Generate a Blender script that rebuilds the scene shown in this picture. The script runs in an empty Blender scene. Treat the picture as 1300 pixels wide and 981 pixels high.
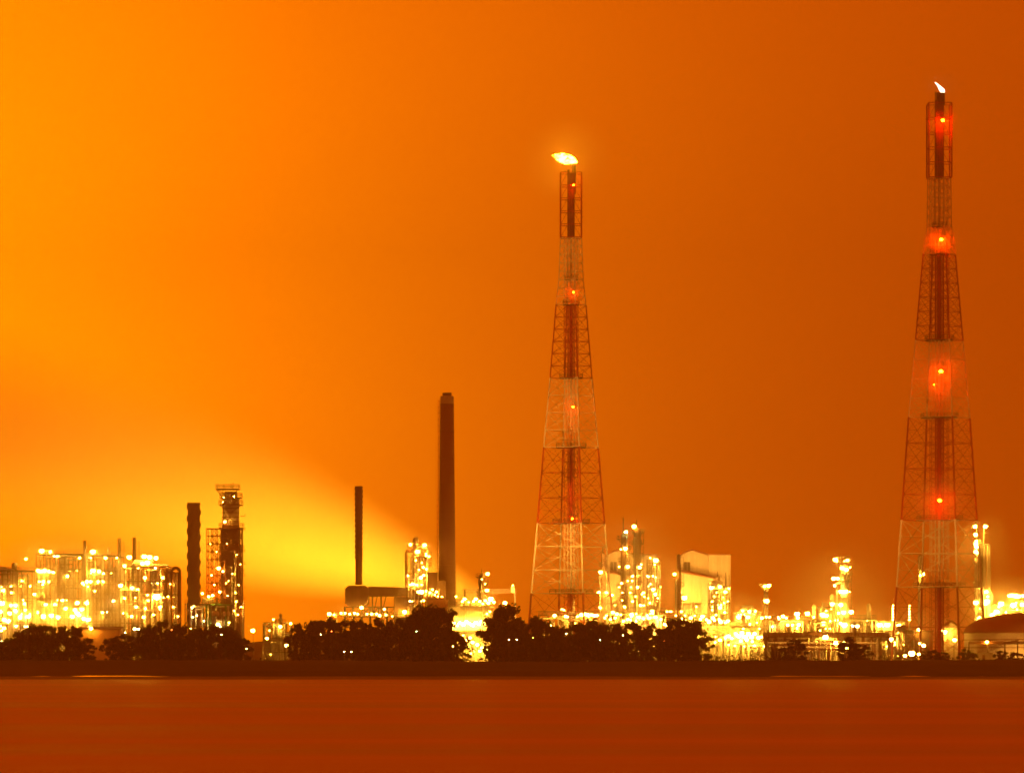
import bpy, math, random
from mathutils import Vector, Matrix

# ------------------------------------------------------------------ basics
scene = bpy.context.scene
col = scene.collection
PI = math.pi
HORIZON, CAM_Z, GROUND = 838.0, 5.0, 3.0
K = 6000.0                      # photograph pixels per unit of tangent

def PX(px, D): return (px - 650.0) * D / K
def PZ(py, D): return CAM_Z + (HORIZON - py) * D / K
def P(px, py, D): return Vector((PX(px, D), D, PZ(py, D)))

# ------------------------------------------------------------------ materials
def new_mat(name):
    m = bpy.data.materials.new(name); m.use_nodes = True
    nt = m.node_tree
    return m, nt, nt.nodes['Principled BSDF']

def mat_surface(name, c1, c2, rough=0.7, metal=0.0, scale=0.25, stretch=(1, 1, 1), bump=0.0, spec=0.3):
    """two-tone weathered surface driven by object-space noise"""
    m, nt, b = new_mat(name)
    N, L = nt.nodes, nt.links
    tc = N.new('ShaderNodeTexCoord'); mp = N.new('ShaderNodeMapping')
    mp.inputs['Scale'].default_value = stretch
    L.new(tc.outputs['Object'], mp.inputs['Vector'])
    n = N.new('ShaderNodeTexNoise'); n.inputs['Scale'].default_value = scale
    n.inputs['Detail'].default_value = 6; n.inputs['Roughness'].default_value = 0.65
    L.new(mp.outputs['Vector'], n.inputs['Vector'])
    r = N.new('ShaderNodeValToRGB')
    r.color_ramp.elements[0].position = 0.32; r.color_ramp.elements[1].position = 0.68
    r.color_ramp.elements[0].color = (*c1, 1); r.color_ramp.elements[1].color = (*c2, 1)
    L.new(n.outputs['Fac'], r.inputs['Fac']); L.new(r.outputs['Color'], b.inputs['Base Color'])
    b.inputs['Roughness'].default_value = rough; b.inputs['Metallic'].default_value = metal
    b.inputs['Specular IOR Level'].default_value = spec
    if bump:
        bp = N.new('ShaderNodeBump'); bp.inputs['Strength'].default_value = bump
        L.new(n.outputs['Fac'], bp.inputs['Height']); L.new(bp.outputs['Normal'], b.inputs['Normal'])
    return m

def mat_ribbed(name, c1, c2, period=1.2, rough=0.6):
    """profiled metal cladding: vertical ribs plus streaks of weather"""
    m, nt, b = new_mat(name)
    N, L = nt.nodes, nt.links
    tc = N.new('ShaderNodeTexCoord')
    w = N.new('ShaderNodeTexWave'); w.wave_type = 'BANDS'; w.bands_direction = 'X'
    w.inputs['Scale'].default_value = 1.0 / period; w.inputs['Distortion'].default_value = 0.0
    L.new(tc.outputs['Object'], w.inputs['Vector'])
    mp = N.new('ShaderNodeMapping'); mp.inputs['Scale'].default_value = (0.6, 0.6, 0.05)
    L.new(tc.outputs['Object'], mp.inputs['Vector'])
    n = N.new('ShaderNodeTexNoise'); n.inputs['Scale'].default_value = 1.0; n.inputs['Detail'].default_value = 5
    L.new(mp.outputs['Vector'], n.inputs['Vector'])
    r = N.new('ShaderNodeValToRGB')
    r.color_ramp.elements[0].position = 0.3; r.color_ramp.elements[1].position = 0.7
    r.color_ramp.elements[0].color = (*c1, 1); r.color_ramp.elements[1].color = (*c2, 1)
    L.new(n.outputs['Fac'], r.inputs['Fac']); L.new(r.outputs['Color'], b.inputs['Base Color'])
    bp = N.new('ShaderNodeBump'); bp.inputs['Strength'].default_value = 0.5; bp.inputs['Distance'].default_value = 0.2
    L.new(w.outputs['Fac'], bp.inputs['Height']); L.new(bp.outputs['Normal'], b.inputs['Normal'])
    b.inputs['Roughness'].default_value = rough; b.inputs['Specular IOR Level'].default_value = 0.2
    return m

def mat_glow(name, colour, strength):
    m = bpy.data.materials.new(name); m.use_nodes = True
    nt = m.node_tree; nt.nodes.clear()
    o = nt.nodes.new('ShaderNodeOutputMaterial'); e = nt.nodes.new('ShaderNodeEmission')
    e.inputs['Color'].default_value = (*colour, 1); e.inputs['Strength'].default_value = strength
    nt.links.new(e.outputs[0], o.inputs['Surface'])
    return m

M = {
 'steel': mat_surface('weathered steel', (.16, .14, .12), (.30, .27, .24), .6, .2, .4),
 'dark_steel': mat_surface('dark painted steel', (.06, .045, .035), (.13, .09, .07), .6, .1, .3),
 'rust': mat_surface('rusty steel', (.14, .05, .02), (.26, .11, .05), .85, 0, .5),
 'red': mat_surface('red mast paint', (.33, .025, .012), (.46, .05, .02), .55, 0, .3),
 'white': mat_surface('white mast paint', (.62, .58, .50), (.80, .76, .70), .55, 0, .3),
 'galv': mat_surface('galvanised pipe', (.42, .39, .34), (.70, .66, .58), .45, .25, .6, (1, 1, .2)),
 'lagging': mat_surface('aluminium pipe lagging', (.50, .47, .42), (.78, .74, .66), .4, .35, .3, (1, 1, .3)),
 'vessel': mat_surface('painted vessel', (.40, .36, .30), (.60, .55, .47), .5, .1, .15, (1, 1, .25)),
 'brown': mat_surface('brown lagging', (.13, .07, .04), (.24, .14, .08), .7, .0, .3, (1, 1, .3)),
 'concrete': mat_surface('chimney concrete', (.21, .12, .075), (.32, .20, .13), .85, 0, .12, (1, 1, .12)),
 'pale_concrete': mat_surface('pale concrete', (.36, .32, .27), (.50, .46, .40), .85, 0, .2, (1, 1, .2)),
 'clad': mat_ribbed('pale cladding', (.52, .47, .38), (.72, .67, .57), 1.6),
 'clad_dark': mat_ribbed('brown cladding', (.18, .11, .07), (.28, .18, .12), 1.2),
 'clad_orange': mat_ribbed('ochre cladding', (.45, .22, .08), (.58, .30, .12), 1.2),
 'roof_red': mat_surface('rust red roofing', (.26, .08, .04), (.38, .13, .06), .75, 0, .2),
 'green': mat_surface('green painted steel', (.04, .22, .06), (.09, .34, .11), .5, 0, .5),
 'tank_roof': mat_surface('oxide tank roof', (.20, .08, .04), (.30, .13, .06), .75, 0, .08),
 'bark': mat_surface('bark', (.05, .035, .02), (.11, .08, .05), .95, 0, 1.5, (1, 1, .3), .3),
 'leaf': mat_surface('dark foliage', (.03, .045, .012), (.075, .09, .03), .7, 0, .35),
 'leaf_green': mat_surface('fresh green foliage', (.05, .12, .02), (.11, .21, .04), .7, 0, .5),
 'earth': mat_surface('plant ground', (.07, .055, .04), (.15, .12, .09), .95, 0, .05, (1, .3, 1), .3),
 'grass': mat_surface('dyke grass', (.03, .035, .012), (.08, .07, .025), .95, 0, .08, (.15, 1, 1), .4),
 'stone': mat_surface('stone revetment', (.10, .085, .07), (.24, .20, .16), .8, 0, .3, (.1, 1, 1), .5),
 'hill': mat_surface('hill woods', (.03, .04, .015), (.06, .06, .03), .95, 0, .01),
 'lamp': mat_glow('sodium lamp', (1.0, .46, .035), 310),
 'lamp_white': mat_glow('pale metal halide lamp', (1.0, .58, .13), 240),
 'lamp_green': mat_glow('greenish mercury lamp', (.75, 1.0, .30), 60),
 'lamp_red': mat_glow('red obstruction beacon', (1.0, .032, .0004), 1100),
 'lamp_red_small': mat_glow('small red lamp', (1.0, .15, .02), 40),
 'flame': mat_glow('flare flame', (1.0, .33, .008), 150),
 'flame_pale': mat_glow('pale pilot flame', (1.0, .62, .38), 9),
}
# ragged flare flame: hot pale body broken by cooler orange tongues
nt_ = M['flame'].node_tree; e_ = [n for n in nt_.nodes if n.type == 'EMISSION'][0]
n_ = nt_.nodes.new('ShaderNodeTexNoise'); n_.inputs['Scale'].default_value = .9; n_.inputs['Detail'].default_value = 4
t__ = nt_.nodes.new('ShaderNodeTexCoord'); nt_.links.new(t__.outputs['Object'], n_.inputs['Vector'])
r_ = nt_.nodes.new('ShaderNodeValToRGB'); r_.color_ramp.elements[0].position = .36; r_.color_ramp.elements[1].position = .56
r_.color_ramp.elements[0].color = (.08, .016, .0001, 1); r_.color_ramp.elements[1].color = (1, .36, .012, 1)
nt_.links.new(n_.outputs['Fac'], r_.inputs['Fac']); nt_.links.new(r_.outputs['Color'], e_.inputs['Color'])
# windows / displays need none: nothing readable at this distance

# ------------------------------------------------------------------ mesh builder
class MB:
    def __init__(self): self.v, self.f, self.m = [], [], []
    def quad(self, *pts, mi=0):
        k = len(self.v); self.v += [Vector(p) for p in pts]; self.f.append(tuple(range(k, k + len(pts)))); self.m.append(mi)
    def box(self, x0, x1, y0, y1, z0, z1, mi=0):
        k = len(self.v)
        self.v += [Vector(p) for p in ((x0,y0,z0),(x1,y0,z0),(x1,y1,z0),(x0,y1,z0),(x0,y0,z1),(x1,y0,z1),(x1,y1,z1),(x0,y1,z1))]
        for q in ((0,3,2,1),(4,5,6,7),(0,1,5,4),(1,2,6,5),(2,3,7,6),(3,0,4,7)):
            self.f.append(tuple(k + i for i in q)); self.m.append(mi)
    def tube(self, a, b, r, n=5, r2=None, cap=True, mi=0):
        a, b = Vector(a), Vector(b); d = b - a
        if d.length < 1e-6: return
        r2 = r if r2 is None else r2
        d.normalize(); u = d.cross(Vector((0, 0, 1)))
        if u.length < 1e-3: u = Vector((1, 0, 0))
        u.normalize(); w = d.cross(u); k = len(self.v)
        for c, rr in ((a, r), (b, r2)):
            for i in range(n):
                t = 2 * PI * i / n + PI / n
                self.v.append(c + u * (math.cos(t) * rr) + w * (math.sin(t) * rr))
        for i in range(n):
            j = (i + 1) % n
            self.f.append((k + i, k + j, k + n + j, k + n + i)); self.m.append(mi)
        if cap:
            self.f.append(tuple(k + i for i in reversed(range(n)))); self.m.append(mi)
            self.f.append(tuple(k + n + i for i in range(n))); self.m.append(mi)
    def path(self, pts, r, n=6, mi=0):
        for a, b in zip(pts, pts[1:]): self.tube(a, b, r, n, mi=mi)
        for p in pts[1:-1]: self.ball(p, r * 1.02, 4, 5, mi=mi)
    def lathe(self, cx, cy, prof, n=24, mi=0):
        """prof = [(radius, z)...] bottom to top"""
        k = len(self.v)
        for r, z in prof:
            for i in range(n):
                t = 2 * PI * i / n
                self.v.append(Vector((cx + r * math.cos(t), cy + r * math.sin(t), z)))
        for s in range(len(prof) - 1):
            for i in range(n):
                j = (i + 1) % n
                self.f.append((k + s*n + i, k + s*n + j, k + (s+1)*n + j, k + (s+1)*n + i)); self.m.append(mi)
        self.f.append(tuple(k + i for i in reversed(range(n)))); self.m.append(mi)
        e = k + (len(prof) - 1) * n
        self.f.append(tuple(e + i for i in range(n))); self.m.append(mi)
    def ball(self, c, r, nr=6, n=10, sz=1.0, mi=0):
        k0 = len(self.v)
        prof = [(max(r * math.sin(PI * i / nr), 0.02 * r), c[2] - r * sz * math.cos(PI * i / nr)) for i in range(nr + 1)]
        self.lathe(c[0], c[1], prof, n, mi)
    def drum(self, a, b, r, n=14, mi=0):
        """horizontal vessel with domed ends"""
        a, b = Vector(a), Vector(b); d = (b - a).normalized()
        self.tube(a, b, r, n, mi=mi)
        self.tube(a, a - d * r * .35, r, n, r * .62, mi=mi); self.tube(b, b + d * r * .35, r, n, r * .62, mi=mi)
    def build(self, name, mat, parent=None, smooth=False):
        off = ROOT.get(parent.name, Vector((0, 0, 0))) if parent else Vector((0, 0, 0))
        me = bpy.data.meshes.new(name)
        me.from_pydata([tuple(p - off) for p in self.v], [], self.f)
        for mm in (mat if isinstance(mat, (list, tuple)) else [mat]): me.materials.append(M[mm] if isinstance(mm, str) else mm)
        if any(self.m): me.polygons.foreach_set('material_index', self.m)
        if smooth: me.polygons.foreach_set('use_smooth', [True] * len(me.polygons))
        me.update()
        o = bpy.data.objects.new(name, me); col.objects.link(o)
        if parent:
            o.parent = parent; ROOT[o.name] = off
        return o

ROOT = {}
def thing(name, label, cat, loc, group=None):
    o = bpy.data.objects.new(name, None); col.objects.link(o)
    o.empty_display_size = 1; o.location = loc; ROOT[o.name] = Vector(loc)
    o['label'] = label; o['category'] = cat
    if group: o['group'] = group
    return o
def tag(o, label, cat, group=None):
    o['label'] = label; o['category'] = cat
    if group: o['group'] = group
    return o
def structure(o): o['kind'] = 'structure'; return o

# ------------------------------------------------------------------ lamps (shared meshes)
def lamp_mesh(name, glow):
    b = MB()
    b.ball((0, 0, 0), 1.0, 6, 10, .85, mi=0)
    b.lathe(0, 0, [(1.15, .62), (1.0, .9), (.35, 1.2)], 10, mi=1)       # hood over the lens
    b.tube((0, .9, .8), (0, 2.2, .4), .16, 5, mi=1)                       # bracket
    me = bpy.data.meshes.new(name); me.from_pydata([tuple(p) for p in b.v], [], b.f)
    me.materials.append(M[glow]); me.materials.append(M['steel'])
    me.polygons.foreach_set('material_index', b.m); me.polygons.foreach_set('use_smooth', [True] * len(me.polygons))
    return me
LAMPS = {k: lamp_mesh('lamp_' + k, g) for k, g in
         (('s', 'lamp'), ('w', 'lamp_white'), ('g', 'lamp_green'), ('r', 'lamp_red'), ('q', 'lamp_red_small'))}
def lamp(parent, px, py, D, r=.5, kind='s', name='lamp'):
    o = bpy.data.objects.new(name, LAMPS[kind]); col.objects.link(o)
    o.parent = parent; o.location = P(px, py, D) - ROOT[parent.name]; r *= .58; o.scale = (r, r, r)
    return o
def lamps(parent, D, lst, scale=1.0):
    for t in lst:
        px, py, r = t[:3]
        k = t[3] if len(t) > 3 else 's'
        lamp(parent, px, py, D, r * scale, k)

# ------------------------------------------------------------------ generic plant pieces
def rail(mb, x0, x1, y0, y1, z, h=1.1, r=.07):
    for zz in (z + h, z + h * .55):
        mb.tube((x0, y0, zz), (x1, y0, zz), r, 4); mb.tube((x0, y1, zz), (x1, y1, zz), r, 4)
        mb.tube((x0, y0, zz), (x0, y1, zz), r, 4); mb.tube((x1, y0, zz), (x1, y1, zz), r, 4)
    n = max(2, int((x1 - x0) / 2.0))
    for i in range(n + 1):
        x = x0 + (x1 - x0) * i / n
        mb.tube((x, y0, z), (x, y0, z + h), r, 4); mb.tube((x, y1, z), (x, y1, z + h), r, 4)

def ladder(mb, x, y, z0, z1, w=.5, r=.08):
    mb.tube((x - w, y, z0), (x - w, y, z1), r, 4); mb.tube((x + w, y, z0), (x + w, y, z1), r, 4)
    z = z0
    while z < z1:
        mb.tube((x - w, y, z), (x + w, y, z), r * .7, 4); z += 1.2

def open_frame(parent, x0, x1, y0, y1, z0, levels, nbx, nby, mat='steel', r=.22, brace=.35, rnd=None, name='frame'):
    """steel frame: posts, beams on each level, cross braces"""
    rnd = rnd or random.Random(1)
    mb = MB(); xs = [x0 + (x1 - x0) * i / nbx for i in range(nbx + 1)]; ys = [y0 + (y1 - y0) * i / nby for i in range(nby + 1)]
    zt = levels[-1]
    for x in xs:
        for y in ys: mb.tube((x, y, z0), (x, y, zt), r, 4)
    for z in levels:
        for y in ys: mb.tube((x0, y, z), (x1, y, z), r * .85, 4)
        for x in xs: mb.tube((x, y0, z), (x, y1, z), r * .85, 4)
    zz = [z0] + list(levels)
    for a, b in zip(zz, zz[1:]):
        for i in range(nbx):
            for y in (y0, y1):
                if rnd.random() < brace:
                    mb.tube((xs[i], y, a), (xs[i+1], y, b), r * .5, 4)
                    if rnd.random() < .6: mb.tube((xs[i+1], y, a), (xs[i], y, b), r * .5, 4)
    return mb.build(name, mat, parent)

def process_unit(name, label, px0, px1, pytop, D, depth=22, nlev=6, nbx=4, seed=1, frame='steel',
                 lampl=(), nrand=10, rl=(.25, .5), group=None, base=GROUND, nves=5, npipe=9, cat='process unit', mats=('vessel', 'lagging', 'galv'),
                 lamp_floor=None):
    rnd = random.Random(seed)
    x0, x1 = PX(px0, D), PX(px1, D); zt = PZ(pytop, D); y0, y1 = D, D + depth
    root = thing(name, label, cat, ((x0 + x1) / 2, D + depth / 2, base), group)
    lv = [base + (zt - base) * (i + 1) / nlev + rnd.uniform(-.6, .6) * (i < nlev - 1) for i in range(nlev)]
    open_frame(root, x0, x1, y0, y1, base, lv, nbx, 2, frame, .2, .45, rnd)
    if nlev > 4: open_frame(root, x0 + .4, x1 - .4, y0 - 4.2, y0 - 2.9, base, [base + (zt - base) * (i + .5) / (2 * nlev) for i in range(2 * nlev)], nbx * 2, 1, rnd.choice(('rust', 'dark_steel', 'rust')), .1, .4, rnd, 'scaffold')
    H = (zt - base) / nlev
    for i, z in enumerate(lv):
        if rnd.random() < .2 and i < nlev - 1: continue
        a = x0 + (x1 - x0) * rnd.choice((0, 0, .2, .4)); b = x1 - (x1 - x0) * rnd.choice((0, 0, .25))
        if b - a < 2: a, b = x0, x1
        m = MB(); m.box(a, b, y0 - .8, y1, z - .12, z + .08); m.build('deck', 'dark_steel', root)
        m = MB(); rail(m, a, b, y0 - .75, y1, z + .08); m.build('railing', frame, root)
        for k in range(rnd.randint(1, 3)):                       # small equipment standing on the deck
            xx = rnd.uniform(a + 1, b - 1) if b - a > 3 else (a + b) / 2; s = rnd.uniform(.8, 1.7); yy = y0 + rnd.uniform(.6, depth * .5)
            m = MB()
            if rnd.random() < .5:
                m.drum((xx - s, yy, z + s * .8), (xx + s, yy, z + s * .8), s * .6, 12)
                m.box(xx - s * .7, xx - s * .5, yy - .3, yy + .3, z, z + s * .5); m.box(xx + s * .5, xx + s * .7, yy - .3, yy + .3, z, z + s * .5)
                m.build('drum', rnd.choice(mats), root)
            else:
                m.lathe(xx, yy, [(s * .2, z + .1), (s * .55, z + .5), (s * .55, z + H * .55), (s * .2, z + H * .65)], 12)
                m.build('drum', rnd.choice(mats), root, True)
    for k in range(nves):                                        # tall vessels running through the frame
        x = x0 + (x1 - x0) * (k + .5 + rnd.uniform(-.3, .3)) / nves; r = rnd.uniform(.8, 1.7)
        zz = base + (zt - base) * rnd.uniform(.55, 1.04); yy = y0 + rnd.uniform(1.5, depth * .7)
        m = MB(); m.lathe(x, yy, [(r * .8, base), (r, base + 1), (r, zz - r), (r * .75, zz - r * .4), (r * .25, zz), (.15, zz + .1), (.15, zz + 1.4)], 16)
        for q in range(3):
            zq = base + (zz - base) * rnd.uniform(.3, .9); m.lathe(x, yy, [(r + .14, zq), (r + .14, zq + .3)], 16)
        m.build('vessel', rnd.choice(mats), root, False)
    for k in range(npipe):
        r = rnd.uniform(.14, .4); x = rnd.uniform(x0, x1); yy = y0 - rnd.uniform(.2, .8) + rnd.choice((0, 0, 3, 6)); a = rnd.choice([base] + lv[:-1]); b = rnd.choice(lv[1:]) if len(lv) > 1 else zt
        if b - a < 3: b = a + H * 1.5
        xb = min(max(x + rnd.uniform(-9, 9), x0), x1); b = min(b, zt + 1)
        zz = b - rnd.uniform(.5, 2)
        m = MB(); m.path([(x, yy, a), (x, yy, zz), (xb, yy, zz), (xb, yy, max(base, zz - rnd.uniform(3, H * 2)))], r)
        m.build('pipe', rnd.choice(('lagging', 'galv', 'galv', 'steel')), root)
    m = MB(); xl = x0 + (x1 - x0) * rnd.uniform(.2, .8); ladder(m, xl, y0 - 1, base, zt); m.build('ladder', frame, root)
    for (px, py, r, *k) in lampl: lamp(root, px, py, D - 1.6, r, k[0] if k else 's')
    lo = lamp_floor if lamp_floor is not None else base
    for k in range(nrand):
        z = rnd.choice(lv) - .7; z = max(z, lo)
        px = rnd.uniform(px0 + 1, px1 - 1); py = HORIZON - (z - CAM_Z) * K / D
        lamp(root, px, py, D + rnd.choice((-1.4, -1.4, 5, 12)), rnd.uniform(*rl), rnd.choice('sssw'))
    return root

def column(name, label, px, w, pytop, D, plats=(), lampl=(), mat='brown', seed=3, group=None, cat='column', ladder_side=1,
           mast=0, base=GROUND, pipes=2, frame='dark_steel', plat_w=1.5, section=None):
    """slender process column with ringed platforms, ladders and riser pipes"""
    rnd = random.Random(seed); x = PX(px, D); s = D / K; r = w * s / 2; zt = PZ(pytop, D)
    root = thing(name, label, cat, (x, D, base), group)
    m = MB()
    prof = section or [(r * 1.25, base), (r * 1.05, base + 3), (r, base + 4), (r, zt - r), (r * .8, zt - r * .45), (r * .3, zt)]
    m.lathe(x, D, prof, 20)
    z = base + 6
    while z < zt - 3:
        m.lathe(x, D, [(r + .1, z), (r + .1, z + .25)], 20); z += rnd.uniform(3, 6)
    m.build('shell', mat, root)
    if mast:
        m = MB(); m.tube((x - .2, D, zt - 1), (x - .2, D, zt + mast), .16, 5); m.build('vent_pipe', frame, root)
    for k, py in enumerate(plats):
        z = PZ(py, D); R = r * plat_w + .5; e = rnd.choice((0, .5, 1.0)) * rnd.choice((-1, 1))
        m = MB(); m.lathe(x + e * .5, D, [(R, z - .12), (R, z + .08)], 12)
        for j in range(8):
            t = 2 * PI * j / 8; q = (x + e * .5 + R * math.cos(t), D + R * math.sin(t)); t2 = t + PI / 4; q2 = (x + e * .5 + R * math.cos(t2), D + R * math.sin(t2))
            m.tube((*q, z), (*q, z + 1.1), .07, 4); m.tube((*q, z + 1.1), (*q2, z + 1.1), .07, 4); m.tube((*q, z + .6), (*q2, z + .6), .05, 4)
            m.tube((*q, z), (x + r * .9 * math.cos(t), D + r * .9 * math.sin(t), z - 1.2), .08, 4)
        m.build('platform', frame, root)
    m = MB(); ladder(m, x + ladder_side * (r + .5), D - .4, base, zt - 1); m.build('ladder', frame, root)
    for k in range(pipes):
        a = rnd.uniform(PI * 1.05, PI * 1.95); q = (x + (r + .45) * math.cos(a), D + (r + .45) * math.sin(a)); zz = zt - rnd.uniform(0, (zt - base) * .35)
        m = MB(); m.path([(*q, base), (*q, zz), (x, D, zz + .6)], rnd.uniform(.16, .32)); m.build('riser_pipe', rnd.choice(('galv', 'steel')), root)
    for (lx, ly, lr, *k) in lampl: lamp(root, lx, ly, D - r - 1.3, lr, k[0] if k else 's')
    return root

# ------------------------------------------------------------------ flare towers
def flare_tower(label, cx, D, prof, bands, theta, top_box, beacons, tip, riser_px, seed, br=.7):
    """prof: [(py, half width px)]; bands: [(py_low, py_high, 'red'|'white')]; square plan turned by theta"""
    s = D / K; x0 = PX(cx, D); root = thing('flare_tower', label, 'flare tower', (x0, D, GROUND), 'banded lattice flare towers')
    hw = [(PZ(py, D), w * s) for py, w in prof]
    def R(z):
        if z <= hw[0][0]: a, b = hw[0], hw[1]
        else:
            for a, b in zip(hw, hw[1:]):
                if z <= b[0]: break
        t = (z - a[0]) / (b[0] - a[0]); return (a[1] + (b[1] - a[1]) * t) / math.cos(theta)
    def leg(k, z):
        t = theta + k * PI / 2; r = R(z); return Vector((x0 + r * math.cos(t), D + r * math.sin(t), z))
    ztop = PZ(bands[-1][1], D)
    for (pl, ph, c) in bands:
        za = GROUND if pl > 830 else PZ(pl, D); zb = PZ(ph, D); m = MB()
        w = R((za + zb) / 2) * 1.41
        n = max(1, round((zb - za) / max(w * .5, 2.6)))
        f = (za - GROUND) / (ztop - GROUND); rl = .36 - .19 * f; rb = .10 - .03 * f
        for i in range(n):
            a = za + (zb - za) * i / n; b = za + (zb - za) * (i + 1) / n; mid = (a + b) / 2
            for k in range(4):
                A, B, C_, D_ = leg(k, a), leg(k, b), leg(k + 1, a), leg(k + 1, b)
                m.tube(A, B, rl, 6)
                m.tube(B, D_, rb * 1.15, 4)
                if i == 0: m.tube(A, C_, rb * 1.3, 4)
                m.tube(A, D_, rb, 4); m.tube(C_, B, rb, 4)
                if w > 9:                                # secondary bracing in the wide bays
                    MA, MC = (A + B) / 2, (C_ + D_) / 2; X = (A + D_ + C_ + B) / 4
                    m.tube(MA, X, rb * .6, 4); m.tube(MC, X, rb * .6, 4)
                    for e in (A, B, C_, D_):
                        h = (e + X) / 2; side = MA if (e in (A, B)) else MC
                        m.tube(h, side, rb * .55, 4)
                        q = (A + C_) / 2 if e in (A, C_) else (B + D_) / 2
                        m.tube(h, q, rb * .55, 4)
            for k in range(2): m.tube(leg(k, b), leg(k + 2, b), rb * .7, 4)
        m.build('lattice_section', c, root)['label'] = ('red' if c == 'red' else 'white') + ' painted lattice section'
        # risers in the middle share the paint of their section
        m = MB(); rr = riser_px * s / 2
        if c == 'red':
            m.tube((x0, D, za), (x0, D, zb), rr * .52, 12); m.tube((x0 - rr * .8, D - .3, za), (x0 - rr * .8, D - .3, zb), rr * .2, 8); m.tube((x0 + rr * .8, D - .3, za), (x0 + rr * .8, D - .3, zb), rr * .2, 8)
        else:
            m.tube((x0, D, za), (x0, D, zb), rr * .3, 10); m.tube((x0 - rr * .85, D - .3, za), (x0 - rr * .85, D - .3, zb), rr * .16, 8); m.tube((x0 + rr * .85, D - .3, za), (x0 + rr * .85, D - .3, zb), rr * .16, 8)
            z = za
            while z < zb - 1.5:
                m.tube((x0 - rr * .85, D - .3, z), (x0 + rr * .85, D - .3, z + 1.5), .07, 4); m.tube((x0 - rr * .85, D - .3, z), (x0 + rr * .85, D - .3, z), .09, 4); z += 1.5
        m.build('riser_pipe', c, root)
        # inner climbing shaft, straight sided
        m = MB(); q = 1.85 * rr
        for sx in (-1, 1):
            for sy in (-1, 1): m.tube((x0 + sx * q, D + sy * q, za), (x0 + sx * q, D + sy * q, zb), .13, 4)
        z = za; k = 0
        while z < zb - .5:
            z2 = min(z + 2.6, zb); sg = 1 if k % 2 else -1
            m.tube((x0 - q, D - q, z), (x0 + q, D - q, z), .09, 4); m.tube((x0 - q, D + q, z), (x0 + q, D + q, z), .09, 4); m.tube((x0 - q, D - q, z), (x0 - q, D + q, z), .09, 4); m.tube((x0 + q, D - q, z), (x0 + q, D + q, z), .09, 4)
            for sy in (-1, 1): m.tube((x0 - sg * q, D + sy * q, z), (x0 - sg * (q - rr * .8), D + sy * q, z2), .07, 4); m.tube((x0 + sg * q, D + sy * q, z), (x0 + sg * (q - rr * .8), D + sy * q, z2), .07, 4)
            z = z2; k += 1
        m.build('climbing_shaft', c, root)
    for py in [b[1] for b in bands[:-1]]:
        z = PZ(py, D); q = R(z) * .52; m = MB(); m.box(x0 - q, x0 + q, D - q, D + q, z - .1, z + .1); rail(m, x0 - q, x0 + q, D - q, D + q, z + .1, 1.2, .09)
        m.build('platform', 'dark_steel', root)
    # top cage
    (pl, ph, hwid) = top_box; za, zb = PZ(pl, D), PZ(ph, D); q = hwid * s; m = MB(); nz = 5
    for sx in (-1, 1):
        for sy in (-1, 1): m.tube((x0 + sx * q, D + sy * q, za), (x0 + sx * q, D + sy * q, zb), .26, 5)
    for i in range(nz + 1):
        z = za + (zb - za) * i / nz
        for sy in (-1, 1): m.tube((x0 - q, D + sy * q, z), (x0 + q, D + sy * q, z), .17, 4); m.tube((x0 + sy * q, D - q, z), (x0 + sy * q, D + q, z), .17, 4)
        if i < nz:
            z2 = za + (zb - za) * (i + 1) / nz
            m.tube((x0 - q, D - q, z), (x0 - q * .3, D - q, z2), .1, 4); m.tube((x0 + q, D + q, z), (x0 + q * .3, D + q, z2), .1, 4)
    m.build('top_cage', 'red', root)
    m = MB(); rr = riser_px * s * .5
    m.tube((x0, D, za), (x0, D, zb), rr, 12); m.tube((x0 - rr * .7, D - rr, za), (x0 - rr * .7, D - rr, zb + 1), rr * .35, 8)
    m.build('wind_shield', 'rust', root)
    (tx, tyb, tyt, tw) = tip
    m = MB(); x = PX(tx, D); r = tw * s / 2
    m.lathe(x, D, [(r * .8, PZ(tyb, D) - 6), (r * .8, PZ(tyb, D)), (r, PZ(tyb, D) + .2), (r, PZ(tyt, D))], 14); m.tube((x - r - .25, D, PZ(tyb, D) - 5), (x - r - .25, D, PZ(tyt, D) + .4), .14, 5)
    m.build('flare_tip', 'dark_steel', root)
    for (bx, by, r) in beacons: lamp(root, bx, by, D - (R(PZ(by, D)) * .62 + 1.6), r, 'r', 'beacon')
    return root

def flame_mesh(parent, pts, D, thick, mat):
    """flame body: cross-sections (px, py, half height px) along its length, round in depth"""
    m = MB(); s = D / K; n = 12; k = 0
    ring = []
    for i, (px, py, h) in enumerate(pts):
        a = pts[max(i - 1, 0)]; b = pts[min(i + 1, len(pts) - 1)]
        d = Vector((b[0] - a[0], 0, -(b[1] - a[1]))).normalized(); u = Vector((-d.z, 0, d.x)); c = P(px, py, D)
        ring.append([c + (u * (math.cos(2*PI*j/n) * h * s) + Vector((0, math.sin(2*PI*j/n) * h * s * thick, 0))) * (1 + .28 * math.sin(j * 2.7 + i * 1.9)) + Vector((.45 * s * math.sin(j * 5.1 + i * 3.3), 0, 0)) for j in range(n)])
    for r in ring: m.v += r
    for i in range(len(ring) - 1):
        for j in range(n):
            j2 = (j + 1) % n; m.f.append((i*n + j, i*n + j2, (i+1)*n + j2, (i+1)*n + j)); m.m.append(0)
    return m.build('flame', mat, parent, True)

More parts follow.
